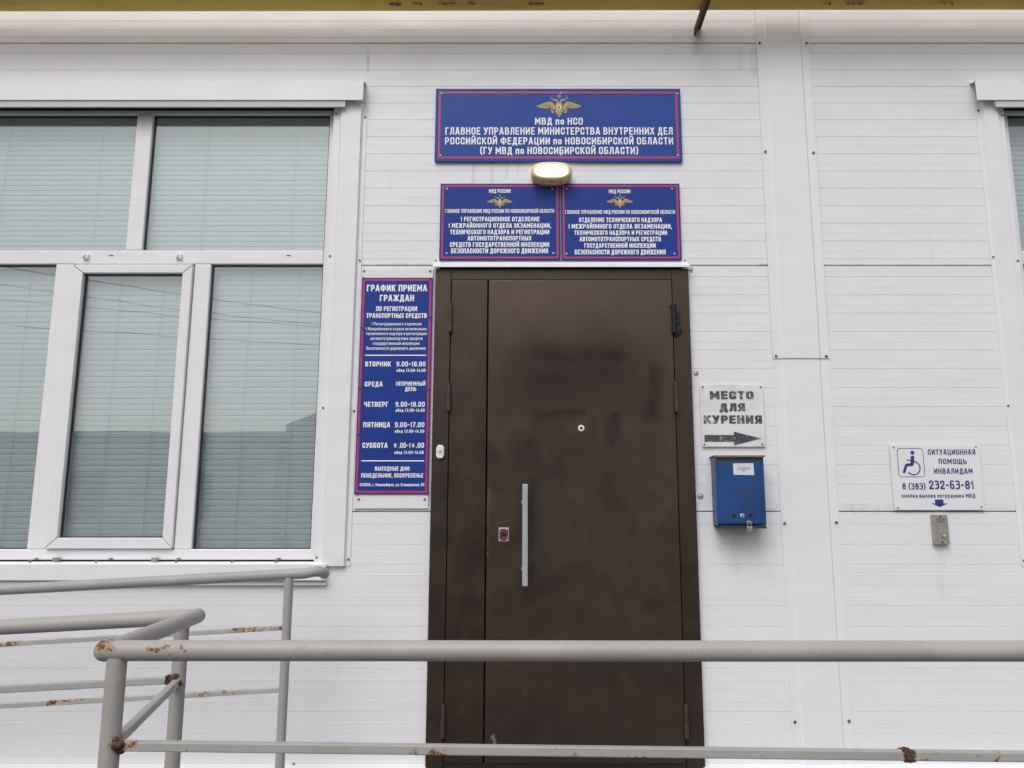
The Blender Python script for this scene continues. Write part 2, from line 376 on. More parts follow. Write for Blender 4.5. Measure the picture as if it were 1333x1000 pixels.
gl_('М',.70,[(0,0),(0,1)],[(1,0),(1,1)],[(.05,.95),(.5,.32)],[(.95,.95),(.5,.32)]); gl_('Н',.57,[(0,0),(0,1)],[(1,0),(1,1)],[(0,.52),(1,.52)])
gl_('О',.55,O_); gl_('П',.56,[(0,0),(0,1),(1,1),(1,0)]); gl_('Р',.53,[(0,0),(0,1),(1,1,1),(1,.43,1),(0,.43)])
gl_('С',.52,[(1,.72),(1,1,1),(0,1,1),(0,0,1),(1,0,1),(1,.28)]); gl_('Т',.50,[(0,1),(1,1)],[(.5,0),(.5,1)])
gl_('У',.55,[(0,1),(.52,.38)],[(1,1),(.55,.2),(.4,0),(.1,0)]); gl_('Ф',.76,[(0,.2,1),(0,.86,1),(1,.86,1),(1,.2,1),'c'],[(.5,-.03),(.5,1.03)])
gl_('Х',.56,[(0,0),(1,1)],[(0,1),(1,0)]); gl_('Ц',.60,[(0,1),(0,0),(1,0),(1,-.2)],[(.86,0),(.86,1)]); gl_('Ч',.53,[(0,1),(0,.44,1),(1,.44)],[(1,0),(1,1)])
gl_('Ш',.78,[(0,1),(0,0),(1,0),(1,1)],[(.5,0),(.5,1)]); gl_('Щ',.82,[(0,1),(0,0),(1,0),(1,-.2)],[(.46,0),(.46,1)],[(.9,0),(.9,1)])
gl_('Ъ',.62,[(0,1),(.28,1),(.28,0),(1,0,1),(1,.55,1),(.28,.55)]); gl_('Ь',.52,[(0,1),(0,0),(1,0,1),(1,.56,1),(0,.56)])
gl_('Ы',.72,[(0,1),(0,0),(.66,0,1),(.66,.56,1),(0,.56)],[(1,0),(1,1)]); gl_('Э',.52,[(0,.74),(0,1,1),(1,1,1),(1,0,1),(0,0,1),(0,.26)],[(.35,.5),(1,.5)])
gl_('Ю',.78,[(0,0),(0,1)],[(0,.52),(.36,.52)],[(.36,0,1),(.36,1,1),(1,1,1),(1,0,1),'c']); gl_('Я',.55,[(1,0),(1,1),(0,1,1),(0,.45,1),(1,.45)],[(.55,.42),(0,0)])
for u, l in zip('ВГДЖЗИЙКЛМНОПТСХЦЧШЩЪЫЬЭЮЯ', 'вгджзийклмноптсхцчшщъыьэюя'): G[l] = G[u]
gl_('а',.50,[(.05,1),(1,1,1),(1,0)],[(1,.56),(0,.56,1),(0,0,1),(1,0)]); gl_('б',.52,[(0,.5),(0,1,1),(1,1,1),(1,0,1),(0,0,1),(0,.9),(.05,1.4,1),(.95,1.45)])
gl_('е',.52,[(.95,0),(0,0,1),(0,1,1),(1,1,1),(1,.5),(0,.5)]); gl_('р',.52,[(0,-.45),(0,1),(1,1,1),(1,0,1),(0,0)])
gl_('у',.52,[(0,1),(.5,.05)],[(1,1),(.42,-.35),(.1,-.42)]); gl_('ф',.76,[(0,0,1),(0,1,1),(1,1,1),(1,0,1),'c'],[(.5,-.4),(.5,1.45)])
gl_('0',.53,O_); gl_('1',.34,[(.1,.72),(.85,1),(.85,0)]); gl_('2',.52,[(0,.75),(0,1,1),(1,1,1),(1,.55,1),(0,.12),(0,0),(1,0)]); gl_('3',.52,*G['З'][1])
gl_('4',.55,[(.5,1),(0,.25),(1,.25)],[(.78,.5),(.78,0)]); gl_('5',.52,[(.95,1),(0,1),(0,.58),(1,.58,1),(1,0,1),(0,0,1),(0,.2)])
gl_('6',.53,[(.9,1),(0,1,1),(0,0,1),(1,0,1),(1,.56,1),(0,.56)]); gl_('7',.50,[(0,1),(1,1),(.35,0)])
gl_('8',.54,[(0,0,1),(0,.53,1),(1,.53,1),(1,0,1),'c'],[(.06,.53,1),(.06,1,1),(.94,1,1),(.94,.53,1),'c']); gl_('9',.53,[(.1,0),(1,0,1),(1,1,1),(0,1,1),(0,.44,1),(1,.44)])
gl_('.',.17,[(.5,0),(.5,.001)]); gl_(',',.17,[(.5,.0),(.3,-.16)]); gl_('-',.36,[(0,.45),(1,.45)]); gl_(':',.17,[(.5,.1),(.5,.101)],[(.5,.7),(.5,.701)])
gl_('(',.30,[(1,1.1),(.2,.8),(.2,.2),(1,-.1)]); gl_(')',.30,[(0,1.1),(.8,.8),(.8,.2),(0,-.1)])
LOWER = set('абвгдежзийклмнопрстуфхцчшщъыьэюя')
def round_path(pts, rad):
    closed = pts[-1] == 'c'; p = pts[:-1] if closed else pts; n = len(p); out = []
    for i, q in enumerate(p):
        v = Vector(q[:2])
        if len(q) > 2 and (closed or 0 < i < n-1):
            a, b = Vector(p[i-1][:2]), Vector(p[(i+1) % n][:2])
            r = min(rad, (a-v).length*.5, (b-v).length*.5)
            s, e = v + (a-v).normalized()*r, v + (b-v).normalized()*r
            for k in range(5):
                u = k/4; out.append(s*(1-u)**2 + v*2*u*(1-u)*.86 + (s+e)*.5*2*u*(1-u)*.14 + e*u*u)
        else: out.append(v)
    return out, closed
def text(mb, s, px0, px1, pt, pb, y, wt=.17, sp=.13):
    """line of lettering lying on the plane Y=y between photo columns px0..px1; pt/pb are the rows of the capitals' top and foot"""
    rows = []; x = 0
    for ch in s:
        if ch == ' ': x += .30; continue
        w, strokes = G[ch]; low = ch in LOWER; k = .74 if low else 1.0
        rows.append((x, w*(.86 if low else 1), k, strokes)); x += w*(.86 if low else 1) + sp
    x -= sp; pm = (pt+pb)/2
    X0, X1 = PX(px0, pm, y), PX(px1, pm, y); Z0, Z1 = PZ(pb, y), PZ(pt, y)
    sx, sz = (X1-X0)/x, Z1-Z0
    for gx, w, k, strokes in rows:
        cnt = 0
        for si, st in enumerate(strokes):
            cl = st[-1] == 'c'; body = st[:-1] if cl else st
            m = [(wt/2 + q[0]*(w-wt), wt/2 + q[1]*(k-wt)) + tuple(q[2:]) for q in body]
            pts, closed = round_path(m + (['c'] if cl else []), .15)
            if not closed:
                d = (pts[0]-pts[1]); pts[0] = pts[0] + (d.normalized() if d.length > 1e-6 else Vector((0,-1)))*wt/2
                d = (pts[-1]-pts[-2]); pts[-1] = pts[-1] + (d.normalized() if d.length > 1e-6 else Vector((0,1)))*wt/2
            n = len(pts); L = []
            for i in range(n):
                a = pts[i-1] if (i or closed) else None; b = pts[(i+1) % n] if (i < n-1 or closed) else None
                d1 = (pts[i]-a).normalized() if a is not None else (b-pts[i]).normalized()
                d2 = (b-pts[i]).normalized() if b is not None else d1
                nn = Vector((-(d1+d2).y, (d1+d2).x))
                if nn.length < 1e-5: nn = Vector((-d1.y, d1.x))
                nn.normalize(); c = max(.55, nn.dot(Vector((-d1.y, d1.x)))); L.append((pts[i]+nn*wt/2/c, pts[i]-nn*wt/2/c))
            vs = []
            for a, b in L:
                cnt += 1
                for q in (a, b): vs.append((X0+(gx+q.x)*sx, y - 2e-5*cnt, Z0+q.y*sz))
            cnt += 2
            m_ = n if closed else n-1
            mb.add(vs, [(2*i, 2*i+1, 2*((i+1) % n)+1, 2*((i+1) % n)) for i in range(m_)])

# ------------------------------------------------------------------ setting: ground, landing, ramp
def struct(o): o['kind'] = 'structure'; return o
FLOOR = 0.58
g = MB(); g.add([(-120,-120,0),(120,-120,0),(120,120,0),(-120,120,0)], [(0,1,2,3)]); struct(g.build('ground', M['asphalt']))
XE = PX(147, 900, YF)                                # left edge of the landing
struct(MB().box(XE-.05, 3.6, -1.70, -.012, .02, FLOOR).build('landing', M['concrete'], bevel=.008))
SL = .053
struct(MB().add([(XE-.056,-1.19,FLOOR),(XE-.056,-.012,FLOOR),(XE-4,-.012,FLOOR-SL*4),(XE-4,-1.19,FLOOR-SL*4),
                 (XE-.056,-1.19,.02),(XE-.056,-.012,.02),(XE-4,-.012,.02),(XE-4,-1.19,.02)],
                [(0,1,2,3),(4,7,6,5),(0,4,5,1),(1,5,6,2),(2,6,7,3),(3,7,4,0)]).build('ramp', M['concrete']))

# ------------------------------------------------------------------ the building
bld = thing('office_building', 'long white sandwich panel building with brown steel entrance door and blinds in its windows', 'building', (0,0,0))
ZJ = [.68, PZ(666), PZ(666)+1.0, PZ(666)+2.0, PZ(666)+2.72]         # horizontal panel joints
def front_profile(z0, z1):
    pts = [(0.0, z0)] ; base = ZJ[1]; pitch = 1.0/13
    pts = [(.02, z0+.0008), (.006, z0+.0012), (0, z0+.0035)]
    k0 = int(math.floor((z0-base)/pitch))-1
    for k in range(k0, k0+60):
        zg = base + k*pitch + .028
        if z0+.012 < zg < z1-.012: pts += [(0, zg-.0012), (.0014, zg-.0005), (.0014, zg+.0005), (0, zg+.0012)]
        zr = zg + pitch/2
        if z0+.012 < zr < z1-.012: pts += [(0, zr-.0030), (-.0004, zr-.0010), (-.0003, zr+.0008), (0, zr+.0013)]
    pts += [(0, z1-.0035), (.006, z1-.0012), (.02, z1-.0008)]
    return pts
def panel(*pieces):
    mb = MB()
    for x0, x1, z0, z1 in pieces:
        pr = front_profile(z0, z1)
        # several columns so the skin can wave a little like pressed sheet
        n = max(2, int((x1-x0)/.25)); cols = [x0+(x1-x0)*i/n for i in range(n+1)]
        rows = len(pr); b = len(mb.v)
        for x in cols:
            for y, z in pr: mb.v.append((x, y + .0012*mnoise.noise((x*1.3, z*1.6, 3.1)), z))
        for i in range(n):
            for j in range(rows-1): mb.f.append((b+i*rows+j, b+(i+1)*rows+j, b+(i+1)*rows+j+1, b+i*rows+j+1))
        mb.add([(x0,.10,z0),(x1,.10,z0),(x1,.10,z1),(x0,.10,z1),(x0,.021,z0),(x1,.021,z0),(x1,.021,z1),(x0,.021,z1)],
               [(0,1,2,3),(0,4,5,1),(1,5,6,2),(2,6,7,3),(3,7,4,0)])
    return mb.build('wall_panel', M['wall'], bld, flip=False)
XL, XR = -5.2, 5.2
XS = PX(1044, 500)                                   # centre of the vertical cover strip
# openings
WX1 = PX(436, 350); WX0 = PX(-118, 350); WZ1 = PZ(132); WZ0 = PZ(744)
DX0, DX1 = PX(566, 700), PX(900, 700); DZ1 = PZ(352)
RX0, RX1 = PX(1327, 400), PX(1327, 400) + (WX1-WX0)
z = ZJ
panel((XL, XS-.003, z[3], z[4])); panel((XS+.003, XR, z[3], z[4]))
panel((XL, WX0, z[2], z[3]), (WX0, WX1, WZ1, z[3]), (WX1, XS-.003, z[2], z[3]))
panel((XL, WX0, z[1], z[2])); panel((WX1, DX0, z[1], z[2])); panel((DX1, XS-.003, z[1], z[2]))
panel((XL, WX0, z[0], z[1]), (WX0, WX1, z[0], WZ0), (WX1, DX0, z[0], z[1])); panel((DX1, XS-.003, z[0], z[1]))
panel((XS+.003, RX0, z[2], z[3]), (RX0, RX1, WZ1, z[3]), (RX1, XR, z[2], z[3]))
panel((XS+.003, RX0, z[1], z[2])); panel((RX1, XR, z[1], z[2]))
panel((XS+.003, RX0, z[0], z[1]), (RX0, RX1, z[0], WZ0), (RX1, XR, z[0], z[1]))
# shell behind: side walls, back, roof, plinth
MB().box(XL, XR, .10, 5.0, z[4]+.002, z[4]+.12).build('roof', M['farroof'], bld)
MB().box(XL, XL+.1, .102, 5.0, .68, z[4]).build('side_wall', M['wall'], bld)
MB().box(XR-.1, XR, .102, 5.0, .68, z[4]).build('side_wall', M['wall'], bld)
MB().box(XL+.1, XR-.1, 2.2, 2.3, .68, z[4]).build('inner_wall', M['interior'], bld)
MB().box(XL+.1, XR-.1, .102, 2.2, .60, .679).build('floor', M['interior'], bld)
MB().box(XL, XR, .03, 5.0, 0, .60).build('plinth', M['concrete'], bld)
# base channel at the foot of the panels
def screw_at(parent, x, z_, y, r=.0052, mat='screw', wash=0):
    m = MB()
    if wash: m.disc((x, z_), wash, y-.0015, y+.001, 12)
    m.disc((x, z_), r, y-.0035, y+.001, 8, .0015)
    return m.build('screw', M[mat], parent, smooth=40)
bc = MB().xprism([(-.045,.664),(-.048,.664),(-.048,.679),(-.004,.690),(-.004,.696),(-.001,.696),(-.001,.679),(-.045,.672)], XL, DX0-.012).build('base_flashing', M['flashing'], bld)
screw_at(bc, PX(383, 994), .690, -.005, mat='screw')
bc2 = MB().xprism([(-.045,.664),(-.048,.664),(-.048,.679),(-.004,.690),(-.004,.696),(-.001,.696),(-.001,.679),(-.045,.672)], DX1+.012, XR).build('base_flashing', M['flashing'], bld)
# vertical cover strip: two overlapping hat profiles
def hat(x0, x1, fl, h, z0, z1, y=0.0, t=.0012):
    pts = [(x0,y),(x0,y-.0030),(x0+fl,y-.0018),(x0+fl+h*.9,y-h),(x1-fl-h*.9,y-h),(x1-fl,y-.0018),(x1,y-.0030),(x1,y)]
    return MB().zprism(pts, z0, z1)
sw = (PX(1081, 500) - PX(1007, 500))/2
ZS = PZ(467)
s1 = hat(XS-sw, XS+sw, .034, .008, ZS, z[4]-.01, -.0045).build('cover_strip', M['trim'], bld)
s2 = hat(XS-sw+.001, XS+sw-.001, .034, .0075, z[0], ZS+.03, -.001).build('cover_strip', M['trim'], bld)
for py, st in ((57, s1), (199, s1), (464, s1), (680, s2), (938, s2)):
    for sgn in (-1, 1):
        screw_at(st, XS + sgn*(sw-.013), PZ(py) + random.uniform(-.004, .004), -.0075 if st is s1 else -.004, .0055)
# loose panel screws with washers
for px, py in ((906, 486), (912, 646), (899, 351)):
    screw_at(bld, PX(px, py), PZ(py), -.001, .006, 'washer', .011)

# ------------------------------------------------------------------ windows
def add_window(x0, x1, side, parent):
    """x0..x1 opening; side = which jamb casing is in view (+1 right, -1 left); mullions set from the photographed one"""
    FY0, FY1 = .030, .074                            # frame face and back
    zt, zb = WZ1-.004, PZ(729, FY0)
    fx0, fx1 = x0, x1
    ws = (fx1-fx0)
    base = PX(425, 350, FY0)                         # right inner frame edge in the photo
    off = 0 if side > 0 else (fx1-.012) - base
    def X(px, py): return PX(px, py, FY0) + off
    ztr0, ztr1 = PZ(344, FY0), PZ(326, FY0)
    zin1, zin0 = PZ(149, FY0), PZ(715, FY0)
    xin1 = X(420.5, 350) ; xin0 = fx0 + .055
    m1 = (X(171, 240), X(192, 240)); lm = (X(54, 530), X(77.5, 530)); rm = (X(240, 530), X(262, 530))
    fr = MB()
    fr.box(fx0, fx1, FY0, FY1, zin1, zin1+.018); fr.box(fx0, fx1, FY0, FY1, zb, zin0)
    fr.box(fx0, xin0, FY0, FY1, zin0, zin1); fr.box(xin1, fx1, FY0, FY1, zin0, zin1)
    fr.box(xin0, xin1, FY0-.002, FY1, ztr0, ztr1)
    fr.box(m1[0], m1[1], FY0-.001, FY1, ztr1, zin1); fr.box(lm[0], lm[1], FY0-.001, FY1, zin0, ztr0); fr.box(rm[0], rm[1], FY0-.001, FY1, zin0, ztr0)
    win = fr.build('window', M['pvc'], parent, bevel=.004)
    MB().box(fx0+.002, fx1-.002, FY0+.018, FY1-.002, zin1+.0182, zt).build('head_shade_strip', M['head_shade'], win)  # added dark strip: the shadow band under the head flashing, made as a box
    # opening sash
    so0, so1 = lm[1]+.003, rm[0]-.003; sz0, sz1 = zin0+.002, ztr0-.006
    sg0, sg1 = so0+.046, so1-.040; gz0, gz1 = sz0+.042, sz1-.036
    s = MB(); y0 = FY0-.014
    for a in (((so0,sz0),(so1,sz0),(sg1,gz0),(sg0,gz0)), ((so1,sz0),(so1,sz1),(sg1,gz1),(sg1,gz0)),
              ((so1,sz1),(so0,sz1),(sg0,gz1),(sg1,gz1)), ((so0,sz1),(so0,sz0),(sg0,gz0),(sg0,gz1))):
        cx = sum(p[0] for p in a)/4; cz = sum(p[1] for p in a)/4
        s.prism([(p[0]+(cx-p[0])*.004, p[1]+(cz-p[1])*.004) for p in a], y0, FY1-.01)
    s.build('sash', M['pvc'], win, bevel=.003)
    panes = [(xin0, m1[0], ztr1, zin1, 0), (m1[1], xin1, ztr1, zin1, 0), (xin0, lm[0], zin0, ztr0, 0), (rm[1], xin1, zin0, ztr0, 0), (sg0, sg1, gz0, gz1, -.008)]
    for (a, b, c, d, dy) in panes:
        gsk = MB(); w = .005; yg = FY0+.018+dy
        for q in ((a,b,c,c+w),(a,b,d-w,d),(a,a+w,c+w,d-w),(b-w,b,c+w,d-w)): gsk.box(q[0],q[1],yg-.004,yg+.009,q[2],q[3])
        gsk.build('gasket', M['rubber'], win)
        MB().box(a+.001, b-.001, yg, yg+.004, c+.001, d-.001).build('glass_pane', M['glass'], win)
        # venetian blind behind the pane
        bl = MB(); yb = yg+.028; pitch = .0228; half = .0150; tilt = R(82); zz = c-.02; k = 0
        a2, b2 = a-.008, b+.006
        while zz < d+.07:
            cy, cz = half*math.cos(tilt), half*math.sin(tilt)
            sag = random.uniform(-.0012, .0012); tl = random.uniform(-.0007, .0007)
            ym, zm = -.0018*math.sin(tilt), .0018*math.cos(tilt)
            bl.add([(a2,yb-cy,zz-cz+sag),(b2,yb-cy,zz-cz+sag+tl),(b2,yb+ym,zz+zm+sag+tl),(a2,yb+ym,zz+zm+sag),(a2,yb+cy,zz+cz+sag),(b2,yb+cy,zz+cz+sag+tl)],
                   [(0,1,2,3),(3,2,5,4)]); zz += pitch
        blind = bl.build('blind', M['blind'], win, flip=False)
        wd = b-a
        for f in ((.30, .80) if wd > .6 else (.33, .76)):
            xx = a + wd*f; MB().tube([(xx, yb-.0105, c), (xx+.004, yb-.0105, d+.03)], .0009, 5).build('blind_cord', M['emblem_grey'], blind)
    # little brackets and drain caps on the rails
    for px, py in ((113, 335), (234, 335)):
        m = MB(); cx, cz = X(px, py), PZ(py, FY0)
        m.box(cx-.011, cx+.011, FY0-.012, FY0-.0021, cz-.010, cz+.010); m.box(cx-.012, cx+.001, FY0-.016, FY0-.0121, cz-.004, cz+.010)
        m.build('screen_bracket', M['plastic'], win, bevel=.001)
    for px, py in ((145, 333), (376, 333)):
        cx, cz = X(px, py), PZ(py, FY0); MB().box(cx-.009, cx+.009, FY0-.003, FY0-.0021, cz-.0018, cz+.0018).build('drain_slot', M['rubber'], win)
    for px in (48, 145, 233, 363):
        cx, cz = X(px, 728), PZ(727.5, FY0); MB().box(cx-.008, cx+.008, FY0-.003, FY0-.0001, cz-.002, cz+.002).build('drain_slot', M['rubber'], win)
    for px, big in ((46,0), (78,1), (131,0), (205,1), (234,0), (306,0), (363,0)):
        cx, cz = X(px, 730), PZ(730.5, .0)
        if big: MB().box(cx-.010, cx+.010, -.004, .02, cz-.002, cz+.014).build('screen_bracket', M['washer'], win, bevel=.001)
        else: screw_at(win, cx, cz, -.001, .005)
    # sill below, head flashing above, side casings
    zs = PZ(733)
    sx0, sx1 = (x0-.05, x1+.02) if side > 0 else (x0-.02, x1+.05)
    sl = MB().xprism([(.03, zs+.004), (-.002, zs+.002), (-.004, zs), (-.030, zs-.004), (-.031, zs-.062), (-.029, zs-.062), (-.020, zs-.066),(-.0005, zs-.068), (-.0005, zs-.008), (.03, zs-.006)], sx0, sx1).build('sill', M['trim'], win)
    MB().box(sx0, sx1, -.016, -.001, zs-.082, zs-.0685).build('sill_channel', M['flashing'], sl)
    zh1, zh0 = PZ(106, -.02), PZ(131, -.04)
    hx0, hx1 = (x0-.06, PX(474, 118, -.03)) if side > 0 else (PX(1268, 118, -.03), x1+.06)
    hf = MB().xprism([(-.001, zh1+.012), (-.004, zh1+.012), (-.0045, zh1), (-.044, zh1-.012), (-.046, zh0), (-.0445, zh0-.001), (-.0425, zh1-.014), (-.004, zh1-.002), (-.001, zh1-.002)], hx0, hx1)
    hfo = hf.build('head_flashing', M['trim'], win)
    dx0, dx1 = (hx0, PX(450, 130, -.03)) if side > 0 else (PX(1294, 130, -.03), hx1)
    MB().xprism([(-.0015, zh0-.004), (-.0415, zh0+.008), (-.0415, zh0+.001), (-.036, zh0-.026), (-.0345, zh0-.026), (-.038, zh0-.002), (-.0015, zh0-.012)], dx0, dx1).build('drip_edge', M['flashing'], hfo)
    for px in ((75, 192, 278, 463) if side > 0 else (1268, 1330)):
        screw_at(hfo, PX(px, 104), zh1+.008, -.004, .004)
    zc0, zc1 = PZ(737, -.02), zh0 + .004
    for sg_ in (1, -1):
        if sg_ > 0: e0, e1 = (xin1+.012, x1+.115) if side > 0 else (xin1+.012, x1+.115)
        else: e0, e1 = x0-.115, xin0-.012
        if side > 0 and sg_ > 0: e0, e1 = PX(425, 350, -.01), PX(470, 350, -.005)
        if side < 0 and sg_ < 0: e0, e1 = PX(1290, 336, -.005), PX(1328, 336, -.01)
        fl_in = .026; hh = .017
        a, b = (e0, e1)
        f0, f1 = (fl_in, .016) if sg_ > 0 else (.016, fl_in)
        pts = [(a,-.0030),(a+f0,-.0022),(a+f0+.010,-hh),(b-f1-.006,-hh),(b-f1,-.0025),(b,-.0030),(b,-.0005),(a,-.0005)]
        cs = MB().zprism(pts, zc0, zc1).build('window_trim', M['trim'], win)
        for py in (147, 333, 530, 727):
            for xx, dd in ((a+.010, 0), (b-.007, 4)):
                screw_at(cs, xx, PZ(py + dd + random.uniform(-3, 3)), -.0028, .0042)
    return win
add_window(WX0, WX1, 1, bld); add_window(RX0, RX1, -1, bld)

# ------------------------------------------------------------------ entrance door
FYD = -.024
zb = FLOOR + .07
f0, f1 = PX(559.5, 700, FYD), PX(908, 700, FYD)
l0, l1, l2 = PX(581.5, 700, FYD), PX(632.5, 700, FYD), PX(885, 700, FYD)
lt, lb = PZ(364.5, FYD), PZ(995, FYD)
ft = PZ(350, FYD)
d = MB(); d.box(f0, l0, FYD, .10, zb, ft); d.box(l2, f1, FYD, .10, zb, ft); d.box(l0, l2, FYD, .10, lt, ft); d.box(l0, l2, FYD+.004, .10, zb-.01, lb)
door = d.build('entrance_door', M['door_frame'], bld, bevel=.0025)
MB().box(l0+.001, l2-.001, .02, .06, lb, lt).build('door_rebate', M['black'], door)
g_ = .0032
leaf = MB().box(l1+g_*.9, l2-g_, DY, .018, lb+g_, lt-g_).build('door_leaf', M['door'], door, bevel=.0022)
leaf2 = MB().box(l0+g_, l1-g_*.9, DY, .018, lb+g_, lt-g_).build('door_leaf', M['door_frame'], door, bevel=.0022)
for px, py0, py1, k in ((585,394,432,0), (583,497,535,0), (577,917,960,0), (875.5,396,433,1), (880,497,536,0), (893,917,961,0)):
    X_ = l0 if px < 700 else l2
    za, zc = PZ(py1, DY-.012), PZ(py0, DY-.012); zm = (za+zc)/2
    h = MB(); h.tube([(X_, DY-.010, za), (X_, DY-.010, zm-.0012)], .0085, 14); h.tube([(X_, DY-.010, zm+.0012), (X_, DY-.010, zc)], .0075, 14)
    h.tube([(X_, DY-.010, zm-.0012), (X_, DY-.010, zm+.0012)], .005, 10); h.box(X_-.006, X_+.006, DY-.004, FYD+.004, za+.004, zc-.004)
    if k:
        random.seed(3)
        for _ in range(26):
            u = random.random(); h.sphere((X_+random.gauss(.004,.005)+.012*u*u, DY-.004+random.uniform(-.003,.003), zc-(zc-za)*u*1.05), random.uniform(.006,.012), (1,.16,1.3), 10, 6)
    h.build('hinge', M['tar'] if k else M['hinge'], door, smooth=50)
# pull handle
hx = PX(683.5, 700, DY-.05); hz0, hz1 = PZ(763, DY-.05), PZ(630.5, DY-.05)
h = MB().box(hx-.0105, hx+.0105, DY-.064, DY-.043, hz0, hz1); ho = h.build('pull_handle', M['steel'], leaf, bevel=.0025)
for py in (654, 740):
    MB().tube([(hx-.0065, DY-.044, PZ(py, DY)), (hx-.0065, DY+.001, PZ(py, DY))], .0085, 12).build('handle_mount', M['steel'], leaf, smooth=50)
# lock plate
lx0, lx1 = PX(649, 696, DY), PX(662.5, 696, DY); lz0, lz1 = PZ(705, DY), PZ(687, DY)
t = NT('worn_red_lock'); lm_ = t.fin(t.mix(t.ramp(t.noise(90, 4), .4, .6), (.22, .035, .05), (.10, .03, .035)), .45)
pl = MB().box(lx0, lx1, DY-.004, DY+.001, lz0, lz1).build('lock_plate', M['steel'], leaf, bevel=.0018)
m = MB().box(lx0+.0035, lx1-.0035, DY-.0055, DY-.0038, lz0+.0045, lz1-.0045); m.build('lock_cover', lm_, leaf)
m = MB(); cx, cz = (lx0+lx1)/2, (lz0+lz1)/2
m.box(cx-.011, cx+.011, DY-.0068, DY-.0054, cz-.0045, cz+.002); m.disc((cx, cz+.003), .007, DY-.0067, DY-.0054, 12)
m.build('keyhole', M['black'], leaf)
m = MB()
for a_ in (-1, 1):
    for b_ in (-1, 1): m.disc((cx+a_*.013, cz+b_*.020), .003, DY-.0062, DY-.003, 10)
m.build('lock_screws', M['steel'], leaf)
# peephole
c = P(756.5, 557.5, DY); pk = MB().disc((c.x, c.z), .0125, DY-.005, DY+.001, 24, .001).build('peephole', M['plastic'], leaf, smooth=40)
MB().disc((c.x, c.z), .0055, DY-.0068, DY-.004, 16).build('peephole_lens', M['black'], leaf)
# drip flashing over the door
zd1, zd0 = PZ(339.5, -.01), PZ(348, -.04)
dp0, dp1 = PX(563.5, 345, -.04), PX(897.5, 345, -.04)
df = MB().xprism([(-.001, zd1+.012),(-.004, zd1+.012),(-.005, zd1-.002),(-.044, zd0+.009),(-.045, zd0),(-.043, zd0),(-.041, zd0+.006),(-.004, zd1-.006),(-.001, zd1-.006)], dp0, dp1).build('drip_flashing', M['flashing'], door)
for px in (567, 605, 653, 695.5, 729, 777, 828, 891):
    screw_at(df, PX(px, 341), zd1+.004, -.005, .0048, 'washer')

# ------------------------------------------------------------------ emblem
def emblem(parent, x0, x1, zbot, y, faint=False):
    W = x1-x0; cx = (x0+x1)/2
    def q(px, py, mir=False): u = (px-625)/985; return (cx + (-u if mir else u)*W, zbot + (705-py)/985*W)
    gold, dark, grn, wht, shd = MB(), MB(), MB(), MB(), MB()
    wing = [(132,456),(200,432),(300,388),(430,348),(485,378),(520,430),(545,500),(505,545),(470,515),(430,496),(360,508),(290,505),(200,490)]
    head = [(600,392),(565,340),(545,322),(515,330),(482,326),(500,302),(535,288),(580,300),(612,350),(622,392)]
    leg = [(440,522),(475,545),(525,598),(505,618),(470,612),(462,580)]
    body = [(550,395),(625,372),(700,395),(725,480),(722,560),(690,605),(665,660),(628,705),(588,660),(560,605),(532,560),(528,480)]
    for mi in (False, True):
        gold.poly([q(*p, mi) for p in wing], y-1e-4); gold.poly([q(*p, mi) for p in head], y-3e-4); gold.poly([q(*p, mi) for p in leg], y-2e-4)
        for a, b, th in (((180,468),(420,400),9), ((240,482),(440,432),9), ((330,494),(470,455),9), ((400,480),(500,500),8)):
            A, B = Vector(a), Vector(b); nn = Vector((-(B-A).y, (B-A).x)).normalized()*th/2
            dark.poly([q(*(A+nn), mi), q(*(B+nn*1.6), mi), q(*(B-nn*1.6), mi), q(*(A-nn), mi)], y-5e-4)
        for k in range(3):
            ax = 425+k*25; grn.poly([q(ax,290,mi), q(ax+12,290,mi), q(ax+22-8*k,238+6*(k!=1),mi), q(ax+10-8*k,235,mi)], y-4e-4)
        grn.poly([q(428,300,mi), q(495,310,mi), q(495,297,mi), q(428,286,mi)], y-4.5e-4)
        dark.poly([q(545,400,mi), q(560,395,mi), q(560,560,mi), q(545,545,mi)], y-6e-4)
    gold.poly([q(*p) for p in body], y-4e-4)
    for k in range(5):
        dark.poly([q(575+k*22,590), q(583+k*22,590), q(622+k*3,670), q(618+k*3,670)], y-6e-4)
    grn.poly([q(590,250), q(665,250), q(672,212), q(640,190), q(632,170), q(622,190), q(588,212)], y-4e-4)
    grn.poly([q(600,262), q(655,262), q(650,285), q(605,285)], y-4.4e-4)
    cc = q(622, 478); wht.poly([(cc[0]+.055*W*math.cos(a*.3142), cc[1]+.058*W*math.sin(a*.3142)) for a in range(20)], y-7e-4)
    shd.poly([(cc[0]+.026*W*math.cos(a*.6283), cc[1]-.01*W+.03*W*math.sin(a*.6283)) for a in range(10)], y-8.5e-4)
    if faint:
        gold.build('emblem', M['emblem_grey'], parent, flip=False); return
    e = gold.build('emblem', M['gold'], parent, flip=False)
    root = parent
    for mb, mt, nm in ((dark,'gold_dark','emblem_feathers'), (grn,'emblem_green','emblem_crowns'), (wht,'emblem_white','emblem_shield'), (shd,'red','emblem_rider')):
        mb.build(nm, M[mt], root, flip=False)

